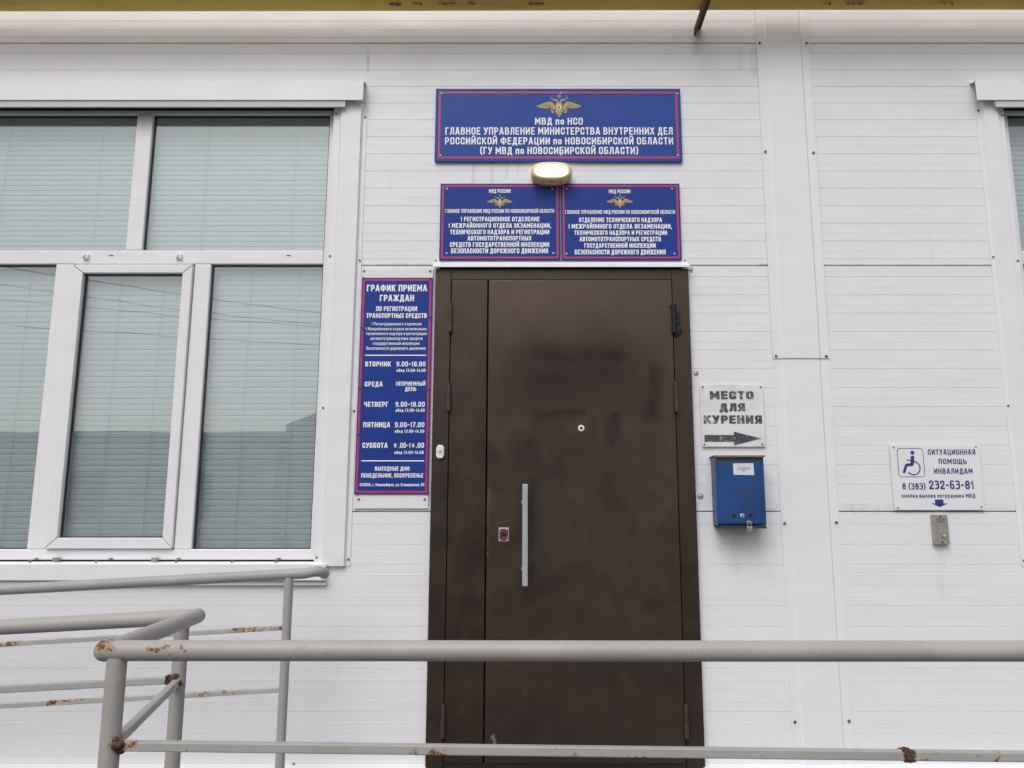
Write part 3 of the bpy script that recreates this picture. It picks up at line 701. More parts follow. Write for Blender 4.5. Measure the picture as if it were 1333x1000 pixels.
# ------------------------------------------------------------------ signs over the door
def board(name, label, c, red_in, red_w, mat, y=-.012, th=.006, cat='sign', rivets=(), inner_rounds=False):
    """c = (left px, right px, top py, bottom py) on the board's face plane"""
    pm = (c[2]+c[3])/2
    x0, x1, z0, z1 = PX(c[0], pm, y), PX(c[1], pm, y), PZ(c[3], y), PZ(c[2], y)
    r = thing(name, label, cat, ((x0+x1)/2, y+th, z0))
    MB().box(x0, x1, y, y+th, z0, z1).build('board', mat, r, bevel=.0008)
    k = P(CX+1, pm, y).x - P(CX, pm, y).x
    if red_in is not None:
        a, b = red_in*k, (red_in+red_w)*k; m = MB(); yb = y-.0003
        for q in ((x0+a,x1-a,z0+a,z0+b),(x0+a,x1-a,z1-b,z1-a),(x0+a,x0+b,z0+b,z1-b),(x1-b,x1-a,z0+b,z1-b)):
            m.add([(q[0],yb,q[2]),(q[1],yb,q[2]),(q[1],yb,q[3]),(q[0],yb,q[3])], [(0,1,2,3)])
        m.build('border', M['red'], r, flip=False)
    for px, py in rivets:
        v = P(px, py, y); MB().disc((v.x, v.z), .0042, y-.0018, y+.0005, 12, .001).build('rivet', M['steel'], r, smooth=40)
    # spacers carrying the board on the wall
    sp = MB()
    for fx in (.1, .9):
        for fz in (.15, .85): sp.disc((x0+(x1-x0)*fx, z0+(z1-z0)*fz), .008, y+th, .002, 10)
    sp.build('standoff', M['washer'], r)
    return r
def lines(parent, name, mat, y, rows, wt=.17, sp=.13):
    for s_, a, b, t_, bt in rows:
        m = MB(); text(m, s_, a, b, t_, bt, y-.0007, wt, sp); m.build(name, mat, parent, flip=False)
K = .2626
def zx(v): return 550 + v*K
def zy(v): return 100 + v*K
BY = -.014
s = board('wide_blue_sign', 'wide blue sign with red border and gold eagle, topmost above the door', (566.5, 887, 115.5, 210.3), 4.2, 2.6, M['blue'], BY, .008,
          rivets=((575,122),(730,121.5),(882,122),(573.5,202.5),(730,202.5),(882.5,202.5)))
lines(s, 'lettering', M['ink_white'], BY, [
    ('МВД по НСО', 696.5, 758.5, 153.4, 162.4), ('ГЛАВНОЕ УПРАВЛЕНИЕ МИНИСТЕРСТВА ВНУТРЕННИХ ДЕЛ', 579.7, 875.6, 165.8, 175.4),
    ('РОССИЙСКОЙ ФЕДЕРАЦИИ по НОВОСИБИРСКОЙ ОБЛАСТИ', 579.4, 876.2, 178.8, 188.2), ('(ГУ МВД по НОВОСИБИРСКОЙ ОБЛАСТИ)', 624.8, 831, 191.4, 200.8)], .165, .15)
emblem(s, PX(698, 140, BY), PX(757.5, 140, BY), PZ(152.3, BY), BY-.0006)
s = board('small_blue_sign', 'left of the two small blue signs above the door, under the lamp', (572.6, 729, 239, 338.6), 2.2, 2.3, M['blue_deep'], BY, .006,
          rivets=((582,246),(719,246),(581.5,330),(720.5,330)))
L = [('МВД РОССИИ', 330, 436, 557, 576), ('ГЛАВНОЕ УПРАВЛЕНИЕ МВД РОССИИ ПО НОВОСИБИРСКОЙ ОБЛАСТИ', 113, 653, 656, 675)]
B = [('1 РЕГИСТРАЦИОННОЕ ОТДЕЛЕНИЕ', 188, 580, 694, 717), ('1 МЕЖРАЙОННОГО ОТДЕЛА ЭКЗАМЕНАЦИИ,', 128, 637, 726, 749), ('ТЕХНИЧЕСКОГО НАДЗОРА И РЕГИСТРАЦИИ', 137, 628, 758, 781),
     ('АВТОМОТОТРАНСПОРТНЫХ', 223, 540, 789, 812), ('СРЕДСТВ ГОСУДАРСТВЕННОЙ ИНСПЕКЦИИ', 136, 628, 820, 844), ('БЕЗОПАСНОСТИ ДОРОЖНОГО ДВИЖЕНИЯ', 142, 622, 851, 875)]
conv = lambda rows: [(t_, zx(a), zx(b), zy(c_), zy(d_)) for t_, a, b, c_, d_ in rows]
lines(s, 'heading', M['ink_white'], BY, conv(L), .17, .12); lines(s, 'lettering', M['ink_white'], BY, conv(B), .19, .12)
emblem(s, PX(zx(318), 262, BY), PX(zx(448), 262, BY), PZ(zy(650), BY), BY-.0006)
s = board('small_blue_sign', 'right of the two small blue signs above the door, nearest the cover strip', (730.6, 886, 239, 338.6), 2.2, 2.3, M['blue_deep'], BY, .006,
          rivets=((737.5,246),(875,246),(737.5,330.5),(878,330.5)))
L = [('МВД РОССИИ', 924, 1030, 559, 578), ('ГЛАВНОЕ УПРАВЛЕНИЕ МВД РОССИИ ПО НОВОСИБИРСКОЙ ОБЛАСТИ', 707, 1252, 661, 680)]
B = [('ОТДЕЛЕНИЕ ТЕХНИЧЕСКОГО НАДЗОРА', 776, 1187, 698, 721), ('1 МЕЖРАЙОННОГО ОТДЕЛА ЭКЗАМЕНАЦИИ,', 722, 1236, 730, 753), ('ТЕХНИЧЕСКОГО НАДЗОРА И РЕГИСТРАЦИИ', 753, 1212, 762, 784),
     ('АВТОМОТОТРАНСПОРТНЫХ СРЕДСТВ', 778, 1182, 793, 816), ('ГОСУДАРСТВЕННОЙ ИНСПЕКЦИИ', 802, 1156, 825, 848), ('БЕЗОПАСНОСТИ ДОРОЖНОГО ДВИЖЕНИЯ', 755, 1205, 857, 881)]
lines(s, 'heading', M['ink_white'], BY, conv(L), .17, .12); lines(s, 'lettering', M['ink_white'], BY, conv(B), .19, .12)
emblem(s, PX(zx(911), 262, BY), PX(zx(1045), 262, BY), PZ(zy(651), BY), BY-.0006)

# ------------------------------------------------------------------ opening-hours board
SY = -.012
s = board('schedule_board', 'tall narrow blue board of opening hours between the window and the door', (466, 560.5, 361.5, 643.5), 1.6, 2.6, M['blue_deep'], SY, .004)
v0, v1 = P(466, 500, -.006), P(562, 500, -.006)
bp_ = MB().box(v0.x+.002, v1.x-.004, -.007, -.002, PZ(662, -.006), PZ(350, -.006)).build('backing_plate', M['flashing'], s)
for px, py in ((474,353),(560,353),(467,650),(553,650)):
    v = P(px, py, -.008); MB().disc((v.x, v.z), .0045, -.0095, -.006, 10, .001).build('screw', M['screw'], s)
for px, py in ((472.5,362.5),(561,363),(470,427),(561,413.5),(467.5,506),(560,508),(465.5,566.5),(559,568.5),(464,642),(558,642)):
    v = P(px, py, SY); v.x += .002 if px < 500 else -.004
    MB().box(v.x-.0045, v.x+.0045, SY-.0022, SY+.004, v.z-.0045, v.z+.0045).build('clip', M['blue_edge'], s, bevel=.0006)
# the photographed board leans with the perspective, so rows are centred on its own axis
def cen(row):
    t_, a, b, c_, d_ = row
    return row
HD = [('ГРАФИК ПРИЕМА', 477.6, 556, 370.8, 379.3), ('ГРАЖДАН', 494.4, 539, 383.8, 392.2), ('ПО РЕГИСТРАЦИИ', 489.6, 543, 398.8, 405), ('ТРАНСПОРТНЫХ СРЕДСТВ', 477, 555.5, 407.8, 414)]
SM = [('1 Регистрационного отделения', 483.5, 548.8, 419.6, 423.7), ('1 Межрайонного отдела экзаменации,', 475.7, 556, 426, 430.1), ('технического надзора и регистрации', 476.5, 555.5, 432, 436.3),
      ('автомототранспортных средств', 482, 550, 438.4, 442.7), ('государственной инспекции', 485.3, 546, 444.8, 449.1), ('безопасности дорожного движения', 477, 554, 451.2, 455.5)]
DN = [('ВТОРНИК', 475.5, 508.8, 470.7, 477.1), ('СРЕДА', 474.9, 498.1, 496.8, 503.3), ('ЧЕТВЕРГ', 474, 505.5, 523.1, 529.7), ('ПЯТНИЦА', 472.8, 508, 549.6, 556.3), ('СУББОТА', 471.8, 504.6, 576.4, 583.2)]
HR = [('9.00-18.00', 516, 554, 470.7, 477.1), ('НЕПРИЕМНЫЙ', 515.6, 553.9, 496.8, 502.2), ('ДЕНЬ', 527.2, 542, 503.7, 509.2), ('9.00-18.00', 514.8, 553, 523.1, 529.7), ('9.00-17.00', 514, 552.5, 549.6, 556.3), ('.00-1', 519, 534.5, 576.4, 583.2), ('.00', 541.5, 552, 576.4, 583.2)]
LN = [('обед 13.00-14.00', 516.5, 554, 480.2, 484.2), ('обед 13.00-14.00', 515, 552.8, 532.1, 536.2), ('обед 13.00-14.00', 514, 552.2, 559.3, 563.4), ('обед 13.00-14.00', 513.4, 551.5, 587, 591.1)]
FT = [('ВЫХОДНЫЕ ДНИ:', 488.1, 533.8, 607.3, 612.8), ('ПОНЕДЕЛЬНИК, ВОСКРЕСЕНЬЕ', 470.3, 550.8, 616.2, 621.8), ('630096, г. Новосибирск, ул. Станционная, 80', 468.4, 552.3, 629, 633)]
lines(s, 'heading', M['ink_white'], SY, HD, .19, .12); lines(s, 'subheading', M['ink_white'], SY, SM, .13, .12)
lines(s, 'day_names', M['ink_white'], SY, DN, .19, .12); lines(s, 'opening_hours', M['ink_white'], SY, HR, .18, .13)
lines(s, 'lunch_hours', M['ink_white'], SY, LN, .18, .13); lines(s, 'footer', M['ink_white'], SY, FT, .18, .12)
m = MB()
for a, b, py in ((475.2, 554.8, 462.6), (470.6, 552.2, 600)):
    u, v = P(a, py, SY), P(b, py, SY); m.add([(u.x,SY-.0007,u.z-.0022),(v.x,SY-.0007,u.z-.0022),(v.x,SY-.0007,u.z+.0022),(u.x,SY-.0007,u.z+.0022)], [(0,1,2,3)])
m.build('rule', M['ink_white'], s, flip=False)
m = MB(); n_ = MB()                                 # pasted correction digits
for ch, px, py in (('9', 514.5, 580), ('6', 538, 580)):
    v = P(px, py, SY); m.box(v.x-.0075, v.x+.0075, SY-.0011, SY-.0004, v.z-.010, v.z+.010); text(n_, ch, px-1.5, px+1.5, py-2.6, py+2.4, SY-.0016, .2)
v = P(528, 589, SY)
m.build('correction_sticker', M['blue_edge'], s); n_.build('correction_digits', M['ink_white'], s, flip=False)

# ------------------------------------------------------------------ lamp over the door
lc = P(718, 223, -.075); lamp = thing('bulkhead_lamp', 'lit oval bulkhead lamp in a cream housing between the wide sign and small signs', 'lamp', (lc.x, 0, lc.z))
def stadium(a, h, n=14):                            # half length, half height
    pts = []; e = 2/2.7
    for i in range(2*n+2):
        t_ = 2*math.pi*i/(2*n+2); cx_, sx_ = math.cos(t_), math.sin(t_)
        pts.append((a*math.copysign(abs(cx_)**e, cx_), h*math.copysign(abs(sx_)**e, sx_)))
    return pts
def loft(cx, cz, rings):
    mb = MB(); n = None
    for a, h, y, dz in rings:
        p = stadium(a, h); n = len(p); mb.v += [(cx+x, y, cz+z_+dz) for x, z_ in p]
    for i in range(len(rings)-1):
        for j in range(n): mb.f.append((i*n+j, i*n+(j+1)%n, (i+1)*n+(j+1)%n, (i+1)*n+j))
    mb.f.append(tuple((len(rings)-1)*n+j for j in range(n))); mb.f.append(tuple(range(n))); return mb
kx = P(719, 226, -.07).x - P(718, 226, -.07).x
hw, hh = 27.2*kx, 13.6*kx
lz = P(718, 224.8, -.05).z
loft(lc.x, lz, [(hw*.95, hh*.93, -.001, 0), (hw*.97, hh*.95, -.015, 0), (hw, hh, -.022, 0), (hw, hh, -.052, 0), (hw*.985, hh*.965, -.060, 0), (hw*.95, hh*.90, -.068, .0), (hw*.90, hh*.80, -.073, -.0015), (hw*.79, hh*.62, -.074, -.0035), (hw*.80, hh*.62, -.070, -.0035)]).build('housing', M['cream'], lamp, smooth=50)
t = NT('lit_diffuser'); t.b.inputs['Emission Color'].default_value = (1, .93, .74, 1); t.b.inputs['Emission Strength'].default_value = 1.9
dif = t.fin((.8, .78, .7), .4)
loft(lc.x, lz, [(hw*.80, hh*.63, -.069, -.0035), (hw*.79, hh*.62, -.074, -.0035), (hw*.76, hh*.58, -.079, -.0035), (hw*.6, hh*.4, -.083, -.0035), (hw*.3, hh*.15, -.085, -.0035)]).build('diffuser', dif, lamp, smooth=60)
m = MB()
for dx in (-.40, .40): m.tube([(lc.x+dx*hw*1.05, -.058, lz-hh*.985), (lc.x+dx*hw*1.05, -.058, lz-hh*1.03)], .0042, 8)
m.build('housing_screw', M['screw'], lamp)
m = MB()
for dx in (-.06, .0, .07): m.box(lc.x+dx*hw-.003, lc.x+dx*hw+.003, -.060, -.054, lz-hh*1.004, lz-hh*.99)
m.build('moulded_mark', M['gold_dark'], lamp)

# ------------------------------------------------------------------ smoking-place sign
QY = -.010
s = board('smoking_place_sign', 'white square sign with worn black lettering and arrow, above the blue mailbox', (912.6, 994.8, 500.8, 581.6), None, 0, M['sign_worn'], QY, .004)
lines(s, 'lettering', M['ink_worn'], QY, [('МЕСТО', 924, 981, 509.2, 519.8), ('ДЛЯ', 936.5, 970, 525, 535.6), ('КУРЕНИЯ', 916, 992, 540.7, 551.6)], .225, .10)
m = MB(); A = lambda x, y: (P(x, y, QY).x, P(x, y, QY).z)
m.poly([A(917,575.3), A(955.3,575.3), A(955.3,580), A(991.5,571), A(955.3,562), A(955.3,566.4), A(917,566.4)], QY-.0006)
m.build('arrow', M['ink_worn'], s, flip=False)
for px, py in ((914.5,504),(990,504),(917,578.5),(992.5,578.5)):
    v = P(px, py, QY); MB().disc((v.x, v.z), .0038, QY-.002, QY, 10, .0008).build('screw', M['screw'], s)

# ------------------------------------------------------------------ blue mailbox
MY = -.085
bx0, bx1 = PX(933, 640, MY), PX(996, 640, MY); bz0, bz1 = PZ(684, MY), PZ(594, MY)
box = thing('mailbox', 'scratched blue metal mailbox with a padlock below the smoking sign', 'mailbox', ((bx0+bx1)/2, 0, bz0))
sd_ = [(-.002, bz0), (MY+.006, bz0), (MY, bz0+.006), (MY, bz1-.004), (MY+.006, bz1), (-.002, bz1)]
MB().xprism(sd_, bx0, bx1).build('box_body', M['mail'], box, bevel=.003)
MB().xprism([(-.001, bz1+.0005), (MY-.010, bz1+.0005), (MY-.0105, bz1-.005), (MY-.012, bz1-.005), (MY-.012, bz1+.003), (-.001, bz1+.003)], bx0-.006, bx1+.003).build('lid', simple('mailbox_lid_grey', (.19, .17, .16), .5, .2, .2, 30), box, bevel=.0008)
MB().xprism([(-.004, bz0-.001), (MY+.002, bz0-.001), (MY-.002, bz0-.012), (MY+.004, bz0-.012), (-.004, bz0-.006)], bx0+.004, bx1-.001).build('bottom_flap', M['black'], box)
for px in (955.5, 977):
    v = P(px, 671.5, MY); MB().disc((v.x, v.z), .0085, MY-.0008, MY+.002, 18).build('peep_hole', M['black'], box)
v = P(966, 671.5, MY); MB().disc((v.x, v.z), .0085, MY-.003, MY+.002, 18, .0015).build('lock', M['steel'], box, smooth=40)
MB().disc((v.x, v.z), .003, MY-.0055, MY-.003, 10).build('lock_keyhole', M['black'], box)
a, b = P(955, 618.5, MY), P(981, 603, MY)
MB().add([(a.x,MY-.0008,a.z+.001),(b.x,MY-.0008,a.z),(b.x-.001,MY-.0008,b.z),(a.x-.001,MY-.0008,b.z-.001)], [(0,1,2,3)]).build('sticker', M['paper'], box, flip=False)
emblem(box, PX(958.5, 610, MY), PX(977.5, 610, MY), PZ(615, MY), MY-.0012, True)
v = P(975.5, 688, MY-.006)
pad = thing('padlock', 'small steel padlock hanging under the blue mailbox', 'padlock', (v.x, MY-.006, v.z))
MB().box(v.x-.011, v.x+.011, MY-.014, MY-.003, v.z-.013, v.z+.007).build('padlock_body', M['brass'], pad, bevel=.002)
MB().tube([(v.x-.0065, MY-.0085, v.z+.004)] + [(v.x-.0065*math.cos(math.pi*i/8), MY-.0085, v.z+.020+.0065*math.sin(math.pi*i/8)) for i in range(9)] + [(v.x+.0065, MY-.0085, v.z+.004)], .0018, 8).build('shackle', M['steel'], pad, smooth=60)
MB().xprism([(MY+.01, v.z+.030), (MY-.0015, v.z+.028), (MY-.012, v.z+.018), (MY-.012, v.z+.016), (MY-.002, v.z+.024), (MY+.01, v.z+.024)], v.x-.011, v.x+.011).build('hasp', M['screw'], box)

# ------------------------------------------------------------------ help sign and call panel
HY = -.010
s = board('assistance_sign', 'white sign with a navy wheelchair symbol and phone number, right of the strip', (1161.3, 1278, 579, 664), None, 0, M['sign_white'], HY, .004)
lines(s, 'lettering', M['ink_blue'], HY, [('СИТУАЦИОННАЯ', 1207.8, 1269.5, 585, 592), ('ПОМОЩЬ', 1221.7, 1258.2, 597.4, 604.2), ('ИНВАЛИДАМ', 1215.8, 1266, 609.8, 616.8),
    ('кнопка вызова сотрудника МВД', 1173.8, 1269.5, 642.8, 647.8)], .165, .16)
lines(s, 'phone_number', M['ink_blue'], HY, [('8 (383)', 1174.6, 1205, 629, 637.3), ('232-63-81', 1209.5, 1267.6, 625.6, 636.8)], .17, .13)
A = lambda x, y: (P(x, y, HY).x, P(x, y, HY).z)
Z5 = lambda x, y: A(1133 + x*.17, 560 + y*.17)
m = MB()
m.poly([Z5(493,531), Z5(558,531), Z5(560,561), Z5(592,561), Z5(531,590), Z5(467,561), Z5(497,561)], HY-.0006); m.build('arrow', M['ink_blue'], s, flip=False)
m = MB()
def ribbon(mb, pts, w, y, closed=False):
    pts = [Vector(p) for p in pts]; n = len(pts); vs = []
    for i in range(n):
        a = pts[i-1] if (i or closed) else pts[i]; b = pts[(i+1) % n] if (i < n-1 or closed) else pts[i]
        d_ = (b-a).normalized(); nn = Vector((-d_.y, d_.x))*w/2; vs += [pts[i]+nn, pts[i]-nn]
    mb.add([(q.x, y, q.y) for q in vs], [(2*i, 2*i+1, 2*((i+1)%n)+1, 2*((i+1)%n)) for i in range(n if closed else n-1)])
p0, p1 = Z5(203,140), Z5(418,358); rr = .012; fr = []
for (cx, cz, a0) in ((p1[0]-rr, p0[1]-rr, 0), (p0[0]+rr, p0[1]-rr, 90), (p0[0]+rr, p1[1]+rr, 180), (p1[0]-rr, p1[1]+rr, 270)):
    fr += [(cx+rr*math.cos(R(a0+i*15)), cz+rr*math.sin(R(a0+i*15))) for i in range(7)]
ribbon(m, fr, .0022, HY-.0006, True); m.build('symbol_frame', M['ink_blue'], s, flip=False)
m = MB(); k5 = Z5(100,0)[0]-Z5(0,0)[0]; k5 /= 100
c = Z5(322,173); m.poly([(c[0]+15*k5*math.cos(i*.3142), c[1]+15*k5*math.sin(i*.3142)) for i in range(20)], HY-.0006)
m.poly([Z5(308,205), Z5(318,194), Z5(330,196), Z5(336,206), Z5(334,262), Z5(322,275), Z5(300,275), Z5(282,278), Z5(268,322), Z5(258,333), Z5(246,324), Z5(264,265), Z5(276,256), Z5(306,254)], HY-.0008)
ribbon(m, [Z5(276,230), Z5(312,231)], 8*k5, HY-.0006)
c = Z5(328,290); ribbon(m, [(c[0]+51*k5*math.cos(R(a)), c[1]+51*k5*math.sin(R(a))) for a in range(78, -152, -10)], 9*k5, HY-.0006)
m.build('wheelchair_symbol', M['ink_blue'], s, flip=False)
for px, py in ((1163,582),(1270,581.5),(1168.5,661),(1277,660)):
    v = P(px, py, HY); MB().disc((v.x, v.z), .004, HY-.002, HY, 10, .0008).build('screw', M['washer'], s)

CY = -.020
cp0, cp1 = PX(1215.5, 690, CY), PX(1235, 690, CY); cz0, cz1 = PZ(709, CY), PZ(670, CY)
cp = thing('call_panel', 'narrow steel call button panel below the wheelchair sign', 'call button', ((cp0+cp1)/2, 0, cz0))
MB().box(cp0, cp1, CY, -.001, cz0, cz1).build('faceplate', M['plaque_steel'], cp, bevel=.002)
m = MB(); cw = (cp0+cp1)/2
for i in range(6): m.box(cw-.014+i*.0052, cw-.0115+i*.0052, CY-.0008, CY+.001, cz0+.082, cz0+.098)
m.box(cw-.016, cw+.016, CY-.0007, CY+.001, cz0+.1, cz0+.1012)
m.build('speaker_grille', simple('grille_shadow', (.16, .15, .13), .6), cp)
bt = P(1229.5, 698, CY); MB().disc((bt.x, bt.z), .0098, CY-.0012, CY+.001, 20).build('button_ring', M['screw'], cp)
MB().disc((bt.x, bt.z), .0078, CY-.004, CY, 20, .0015).build('call_button', M['steel'], cp, smooth=40)
for z_ in (cz0+.008, cz1-.007): MB().disc((cw+.0008, z_), .0036, CY-.0016, CY, 10).build('screw', M['black'], cp)
# door bell on the frame
v = P(572.7, 588, FYD-.02)
db = thing('doorbell', 'small white plastic doorbell button on the left door frame', 'doorbell', (v.x, FYD, v.z))
MB().prism([(v.x+.0155*a, v.z+.0265*b) for a, b in ((-.6,-1),(.6,-1),(1,-.6),(1,.6),(.6,1),(-.6,1),(-1,.6),(-1,-.6))], FYD-.018, FYD-.0002).build('bell_housing', M['plastic'], db, bevel=.004)
MB().disc((v.x, v.z+.004), .0068, FYD-.0215, FYD-.017, 20, .001).build('bell_button', simple('bell_button_grey', (.62, .62, .60), .4), db, smooth=40)

# ------------------------------------------------------------------ gas pipe and its bracket
PR = .055; zbk = P(908, 36, -.02).z
pc = (-.140, zbk + PR + .0085)
path = []
for i in range(53):
    x = -5 + i*10/52; path.append((x, pc[0], pc[1] + .004*math.sin(x*.8) ))
pm_ = MB().tube(path, PR, 28)
pipe = pm_.build('gas_pipe', M['pipe'], smooth=60); tag(pipe, 'yellow gas pipe with flaking paint running along the top of the wall', 'pipe')
fk = MB(); random.seed(5)
for cx0 in (509, 514, 520, 540, 547, 572, 579, 588, 592, 610, 614, 690, 698, 704, 1074, 1080, 1104, 1110, 1118, 1122, 1228, 1238):
    v = P(cx0, 14, pc[0]-.02); a = random.uniform(-.5, .5); w_ = random.uniform(.006, .016); l_ = random.uniform(.008, .020)
    zb_ = pc[1]-PR+.006
    q = [Vector((v.x-w_, -.165, zb_)), Vector((v.x+w_, -.163, zb_)), Vector((v.x+w_*.5+a*.01, -.168, zb_-l_)), Vector((v.x-w_*.2+a*.01, -.172, zb_-l_*.8))]
    fk.add(q + [p_ + Vector((0, .0015, 0)) for p_ in q], [(0,1,2,3),(7,6,5,4),(0,4,5,1),(1,5,6,2),(2,6,7,3),(3,7,4,0)])
fk.build('paint_flakes', M['bracket'], pipe)
bx = PX(908, 36, -.01)
br = thing('pipe_bracket', 'rusty brown angle iron bracket holding the yellow pipe off the wall', 'bracket', (bx, 0, zbk))
MB().box(bx-.014, bx+.016, -.26, .01, zbk+.004, zbk+.0095).build('flange', M['bracket'], br, bevel=.001)
MB().box(bx-.014, bx-.009, -.26, .01, zbk-.026, zbk+.0038).build('web', M['bracket'], br, bevel=.001)

# ------------------------------------------------------------------ railings
def arc_join(a, corner, b, r, n=8):
    """points of a rounded corner"""
    a, c, b = Vector(a), Vector(corner), Vector(b); s_ = c + (a-c).normalized()*r; e = c + (b-c).normalized()*r
    return [s_*(1-u)**2 + c*2*u*(1-u) + e*u*u for u in [i/n for i in range(n+1)]]
r1 = .0182
zf = P(600, 847, YF).z
cor = Vector((PX(140, 839, YF), YF, zf)); end = Vector((3.5, YF, zf))
zm_ = P(250, 788, YM).z; cor2 = Vector((PX(255, 790, YM), YM, zf-.002))
rail = thing('landing_railing', 'grey painted pipe railing with rust along the landing and ramp, nearest the camera', 'railing', (cor.x, YF, FLOOR))
MB().tube([cor - Vector((.004,0,0)), cor+Vector((.3,0,0)), cor+Vector((1.2,0,-.001)), end], r1, 28).build('top_rail', M['rail'], rail, smooth=60)
MB().sphere(cor - Vector((.003,0,0)), r1*1.05, seg=22, rings=14).build('elbow', M['rail'], rail, smooth=180)
MB().tube([cor + Vector((0,.012,0)), cor2 + Vector((0,.016,0))], r1*.98, 24).build('top_rail', M['rail'], rail, smooth=60)
far = Vector((cor2.x-2.9, YM, cor2.z - 2.9*SL))
MB().tube([cor2 + Vector((.004,0,0)), far], r1, 24).build('top_rail', M['rail'], rail, smooth=60)
def posts(x, y, ztop, zbot, r, mat, parent, name='post'):
    n = 6; return MB().tube([(x, y, zbot+(ztop-zbot)*i/n) for i in range(n+1)], r, 22).build(name, mat, parent, smooth=60)
posts(PX(149, 900, YF), YF, zf-.012, FLOOR, .0172, M['rail'], rail)
posts(PX(234.5, 850, YM), YM, cor2.z-.012, FLOOR-.05, .0172, M['rail'], rail)
posts(2.2, YF, zf-.012, FLOOR, .0172, M['rail'], rail); posts(3.46, YF, zf-.012, FLOOR, .0172, M['rail'], rail)
for dx in (-1.35, -2.7): posts(cor2.x+dx, YM, cor2.z+dx*SL-.012, FLOOR+dx*SL, .0172, M['rail'], rail)
xl = PX(158, 966, YF)
def bar_row(y, pa, pb, w, mat, parent, extra=None): return MB().tube([pa, pa.lerp(pb, .33), pa.lerp(pb, .66), pb], 0, rect=(w/2, w/2)).build('lower_bar', mat, parent, bevel=.0022)
za_ = P(160, 968, YF).z
zb2 = P(560, 981, YF).z
za_ = (za_+zb2)/2
bar_row(YF, Vector((xl, YF, za_+.005)), Vector((2.2, YF, za_-.028)), .0165, M['bar'], rail)
bar_row(YF, Vector((xl, YF, za_-.187)), Vector((2.2, YF, za_-.20)), .0165, M['bar'], rail)
bar_row(YF, Vector((2.2, YF, za_-.016)), Vector((3.46, YF, za_-.016)), .0165, M['bar'], rail)
q0, q1 = P(156, 955, YF), P(235, 887, YM)
bar_row(YF, Vector((PX(150,955,YF), YF+.012, za_+.012)), Vector((PX(233,886,YM), YM-.012, q1.z)), .0165, M['bar'], rail)
b0 = P(226, 885, YM); bar_row(YM, b0, Vector((b0.x-2.7, YM, b0.z-2.7*SL)), .0165, M['bar'], rail)
b1 = b0 - Vector((0,0,.25)); bar_row(YM, b1, Vector((b1.x-2.7, YM, b1.z-2.7*SL)), .0165, M['bar'], rail)
rustm = simple('weld_rust', (.085, .045, .028), .85, 0, .45, 60)
# weld lumps and the rusty clamp on the lower bar
m = MB(); random.seed(11)
for c_, n_, rad in ((Vector((xl-.004, YF-.004, za_+.003)), 9, .010), (P(231, 885, YM)+Vector((0,-.016,0)), 9, .009), (Vector((PX(222,884,YM), YM-.004, b0.z)), 5, .007)):
    m = MB()
    for _ in range(n_*4):
        m.sphere(c_ + Vector((random.gauss(0,.0042), random.gauss(0,.0035), random.gauss(0,.006))), random.uniform(.4,.75)*rad, seg=9, rings=6)
    m.build('weld', rustm, rail, smooth=180)
m = MB(); cx_ = PX(1181, 990, YF); zc_ = za_ + .005 - .033*(cx_-xl)/(2.2-xl); random.seed(21)
m.box(cx_-.008, cx_+.007, YF-.0100, YF+.0100, zc_-.0100, zc_+.0098)
for k in range(70):
    u = random.uniform(-1, 1); a = random.uniform(0, 6.28)
    m.sphere((cx_+u*.010, YF+.0090*max(-1, min(1, 1.5*math.cos(a))), zc_+.0088*max(-1, min(1, 1.5*math.sin(a)))), random.uniform(.0012, .0030), seg=7, rings=5)
m.build('rust_lump', rustm, rail, smooth=180)

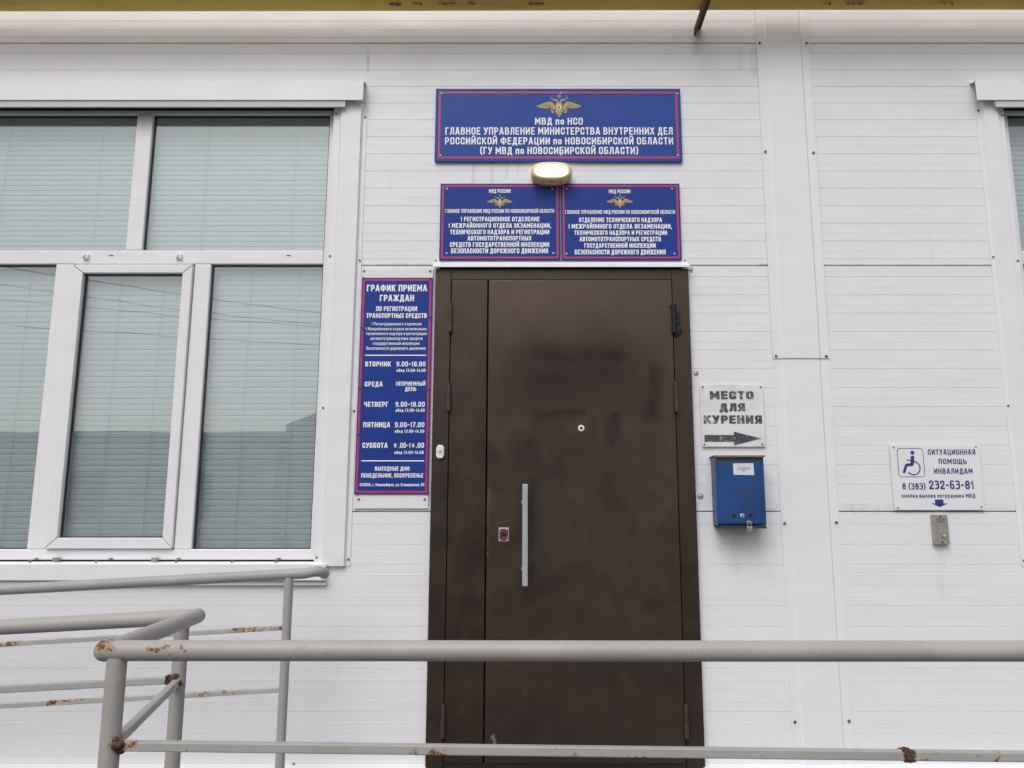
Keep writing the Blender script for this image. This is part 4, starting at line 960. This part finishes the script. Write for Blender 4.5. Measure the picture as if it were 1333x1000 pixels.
wr = thing('wall_handrail', 'thin grey handrail with rusty lower bars beside the wall under the left window', 'railing', (P(372,900,YR).x, YR, FLOOR))
zr_ = P(372, 747.5, YR).z; xp = PX(371.5, 850, YR)
zt_ = lambda x: zr_ + (x-xp)*SL
pts = [Vector((xp-2.9, YR, zt_(xp-2.9))), Vector((xp-1.2, YR, zt_(xp-1.2))), Vector((PX(398,745,YR), YR, zt_(PX(398,745,YR))))]
e1 = P(420, 743, YR); e2 = P(434, 763, YR+.16)
pts += arc_join(pts[-1], e1 + Vector((-.005,0,.004)), e2, .045)[1:]
MB().tube(pts, .0185, 22).build('top_rail', M['rail_back'], wr, smooth=60)
posts(xp, YR, zr_-.010, FLOOR, .0155, M['rail_back'], wr); 
for dx in (-1.4, -2.8): posts(xp+dx, YR, zt_(xp+dx)-.010, FLOOR+dx*SL, .0155, M['rail_back'], wr)
for pa, pb in (((0,839),(365,817)), ((0,919),(362,898))):
    a, b = P(*pa, YR), P(*pb, YR); b.x = xp-.012; dv = (b-a).normalized(); a = b - dv*2.8
    bar_row(YR, b, a, .0160, M['bar_back'], wr)

# ------------------------------------------------------------------ what the window panes mirror: the other side of the yard
ob_ = thing('opposite_building', 'low grey plastered building across the yard, mirrored in the window panes', 'building', (-10, -26, 0))
MB().box(-40, -9.5, -32, -26, 0, 4.4).build('wall', M['brickwall'], ob_)
MB().box(-40.4, -9.1, -32.4, -25.6, 4.4, 4.62).build('roof', M['farroof'], ob_)
MB().prism([(-9.4,0),(6,0),(6,5.6),(-1.6,8.2),(-9.4,5.0)], -26.5, -34).build('gable_wall', M['brickwall'], ob_)
for k in range(7):
    x = -38+k*4.1; MB().box(x, x+1.6, -25.99, -25.9, 1.4, 3.2).build('window', M['black'], ob_)
for k, (y, z0_, sl_, cv) in enumerate(((-9, 5.50, -.150, .010), (-9.3, 5.22, -.115, .012), (-9.6, 5.05, -.07, .008), (-9.2, 4.55, -.05, .006))):
    m = MB().tube([(-16+i*1.0, y, z0_ + sl_*(-16+i+8.3) + cv*(-16+i+6-k)**2*.5) for i in range(30)], .006, 6)
    o = m.build('overhead_cable', M['wire']); tag(o, 'thin black overhead cable mirrored as a dark curve in the window panes', 'cable', 'overhead cables across the yard')
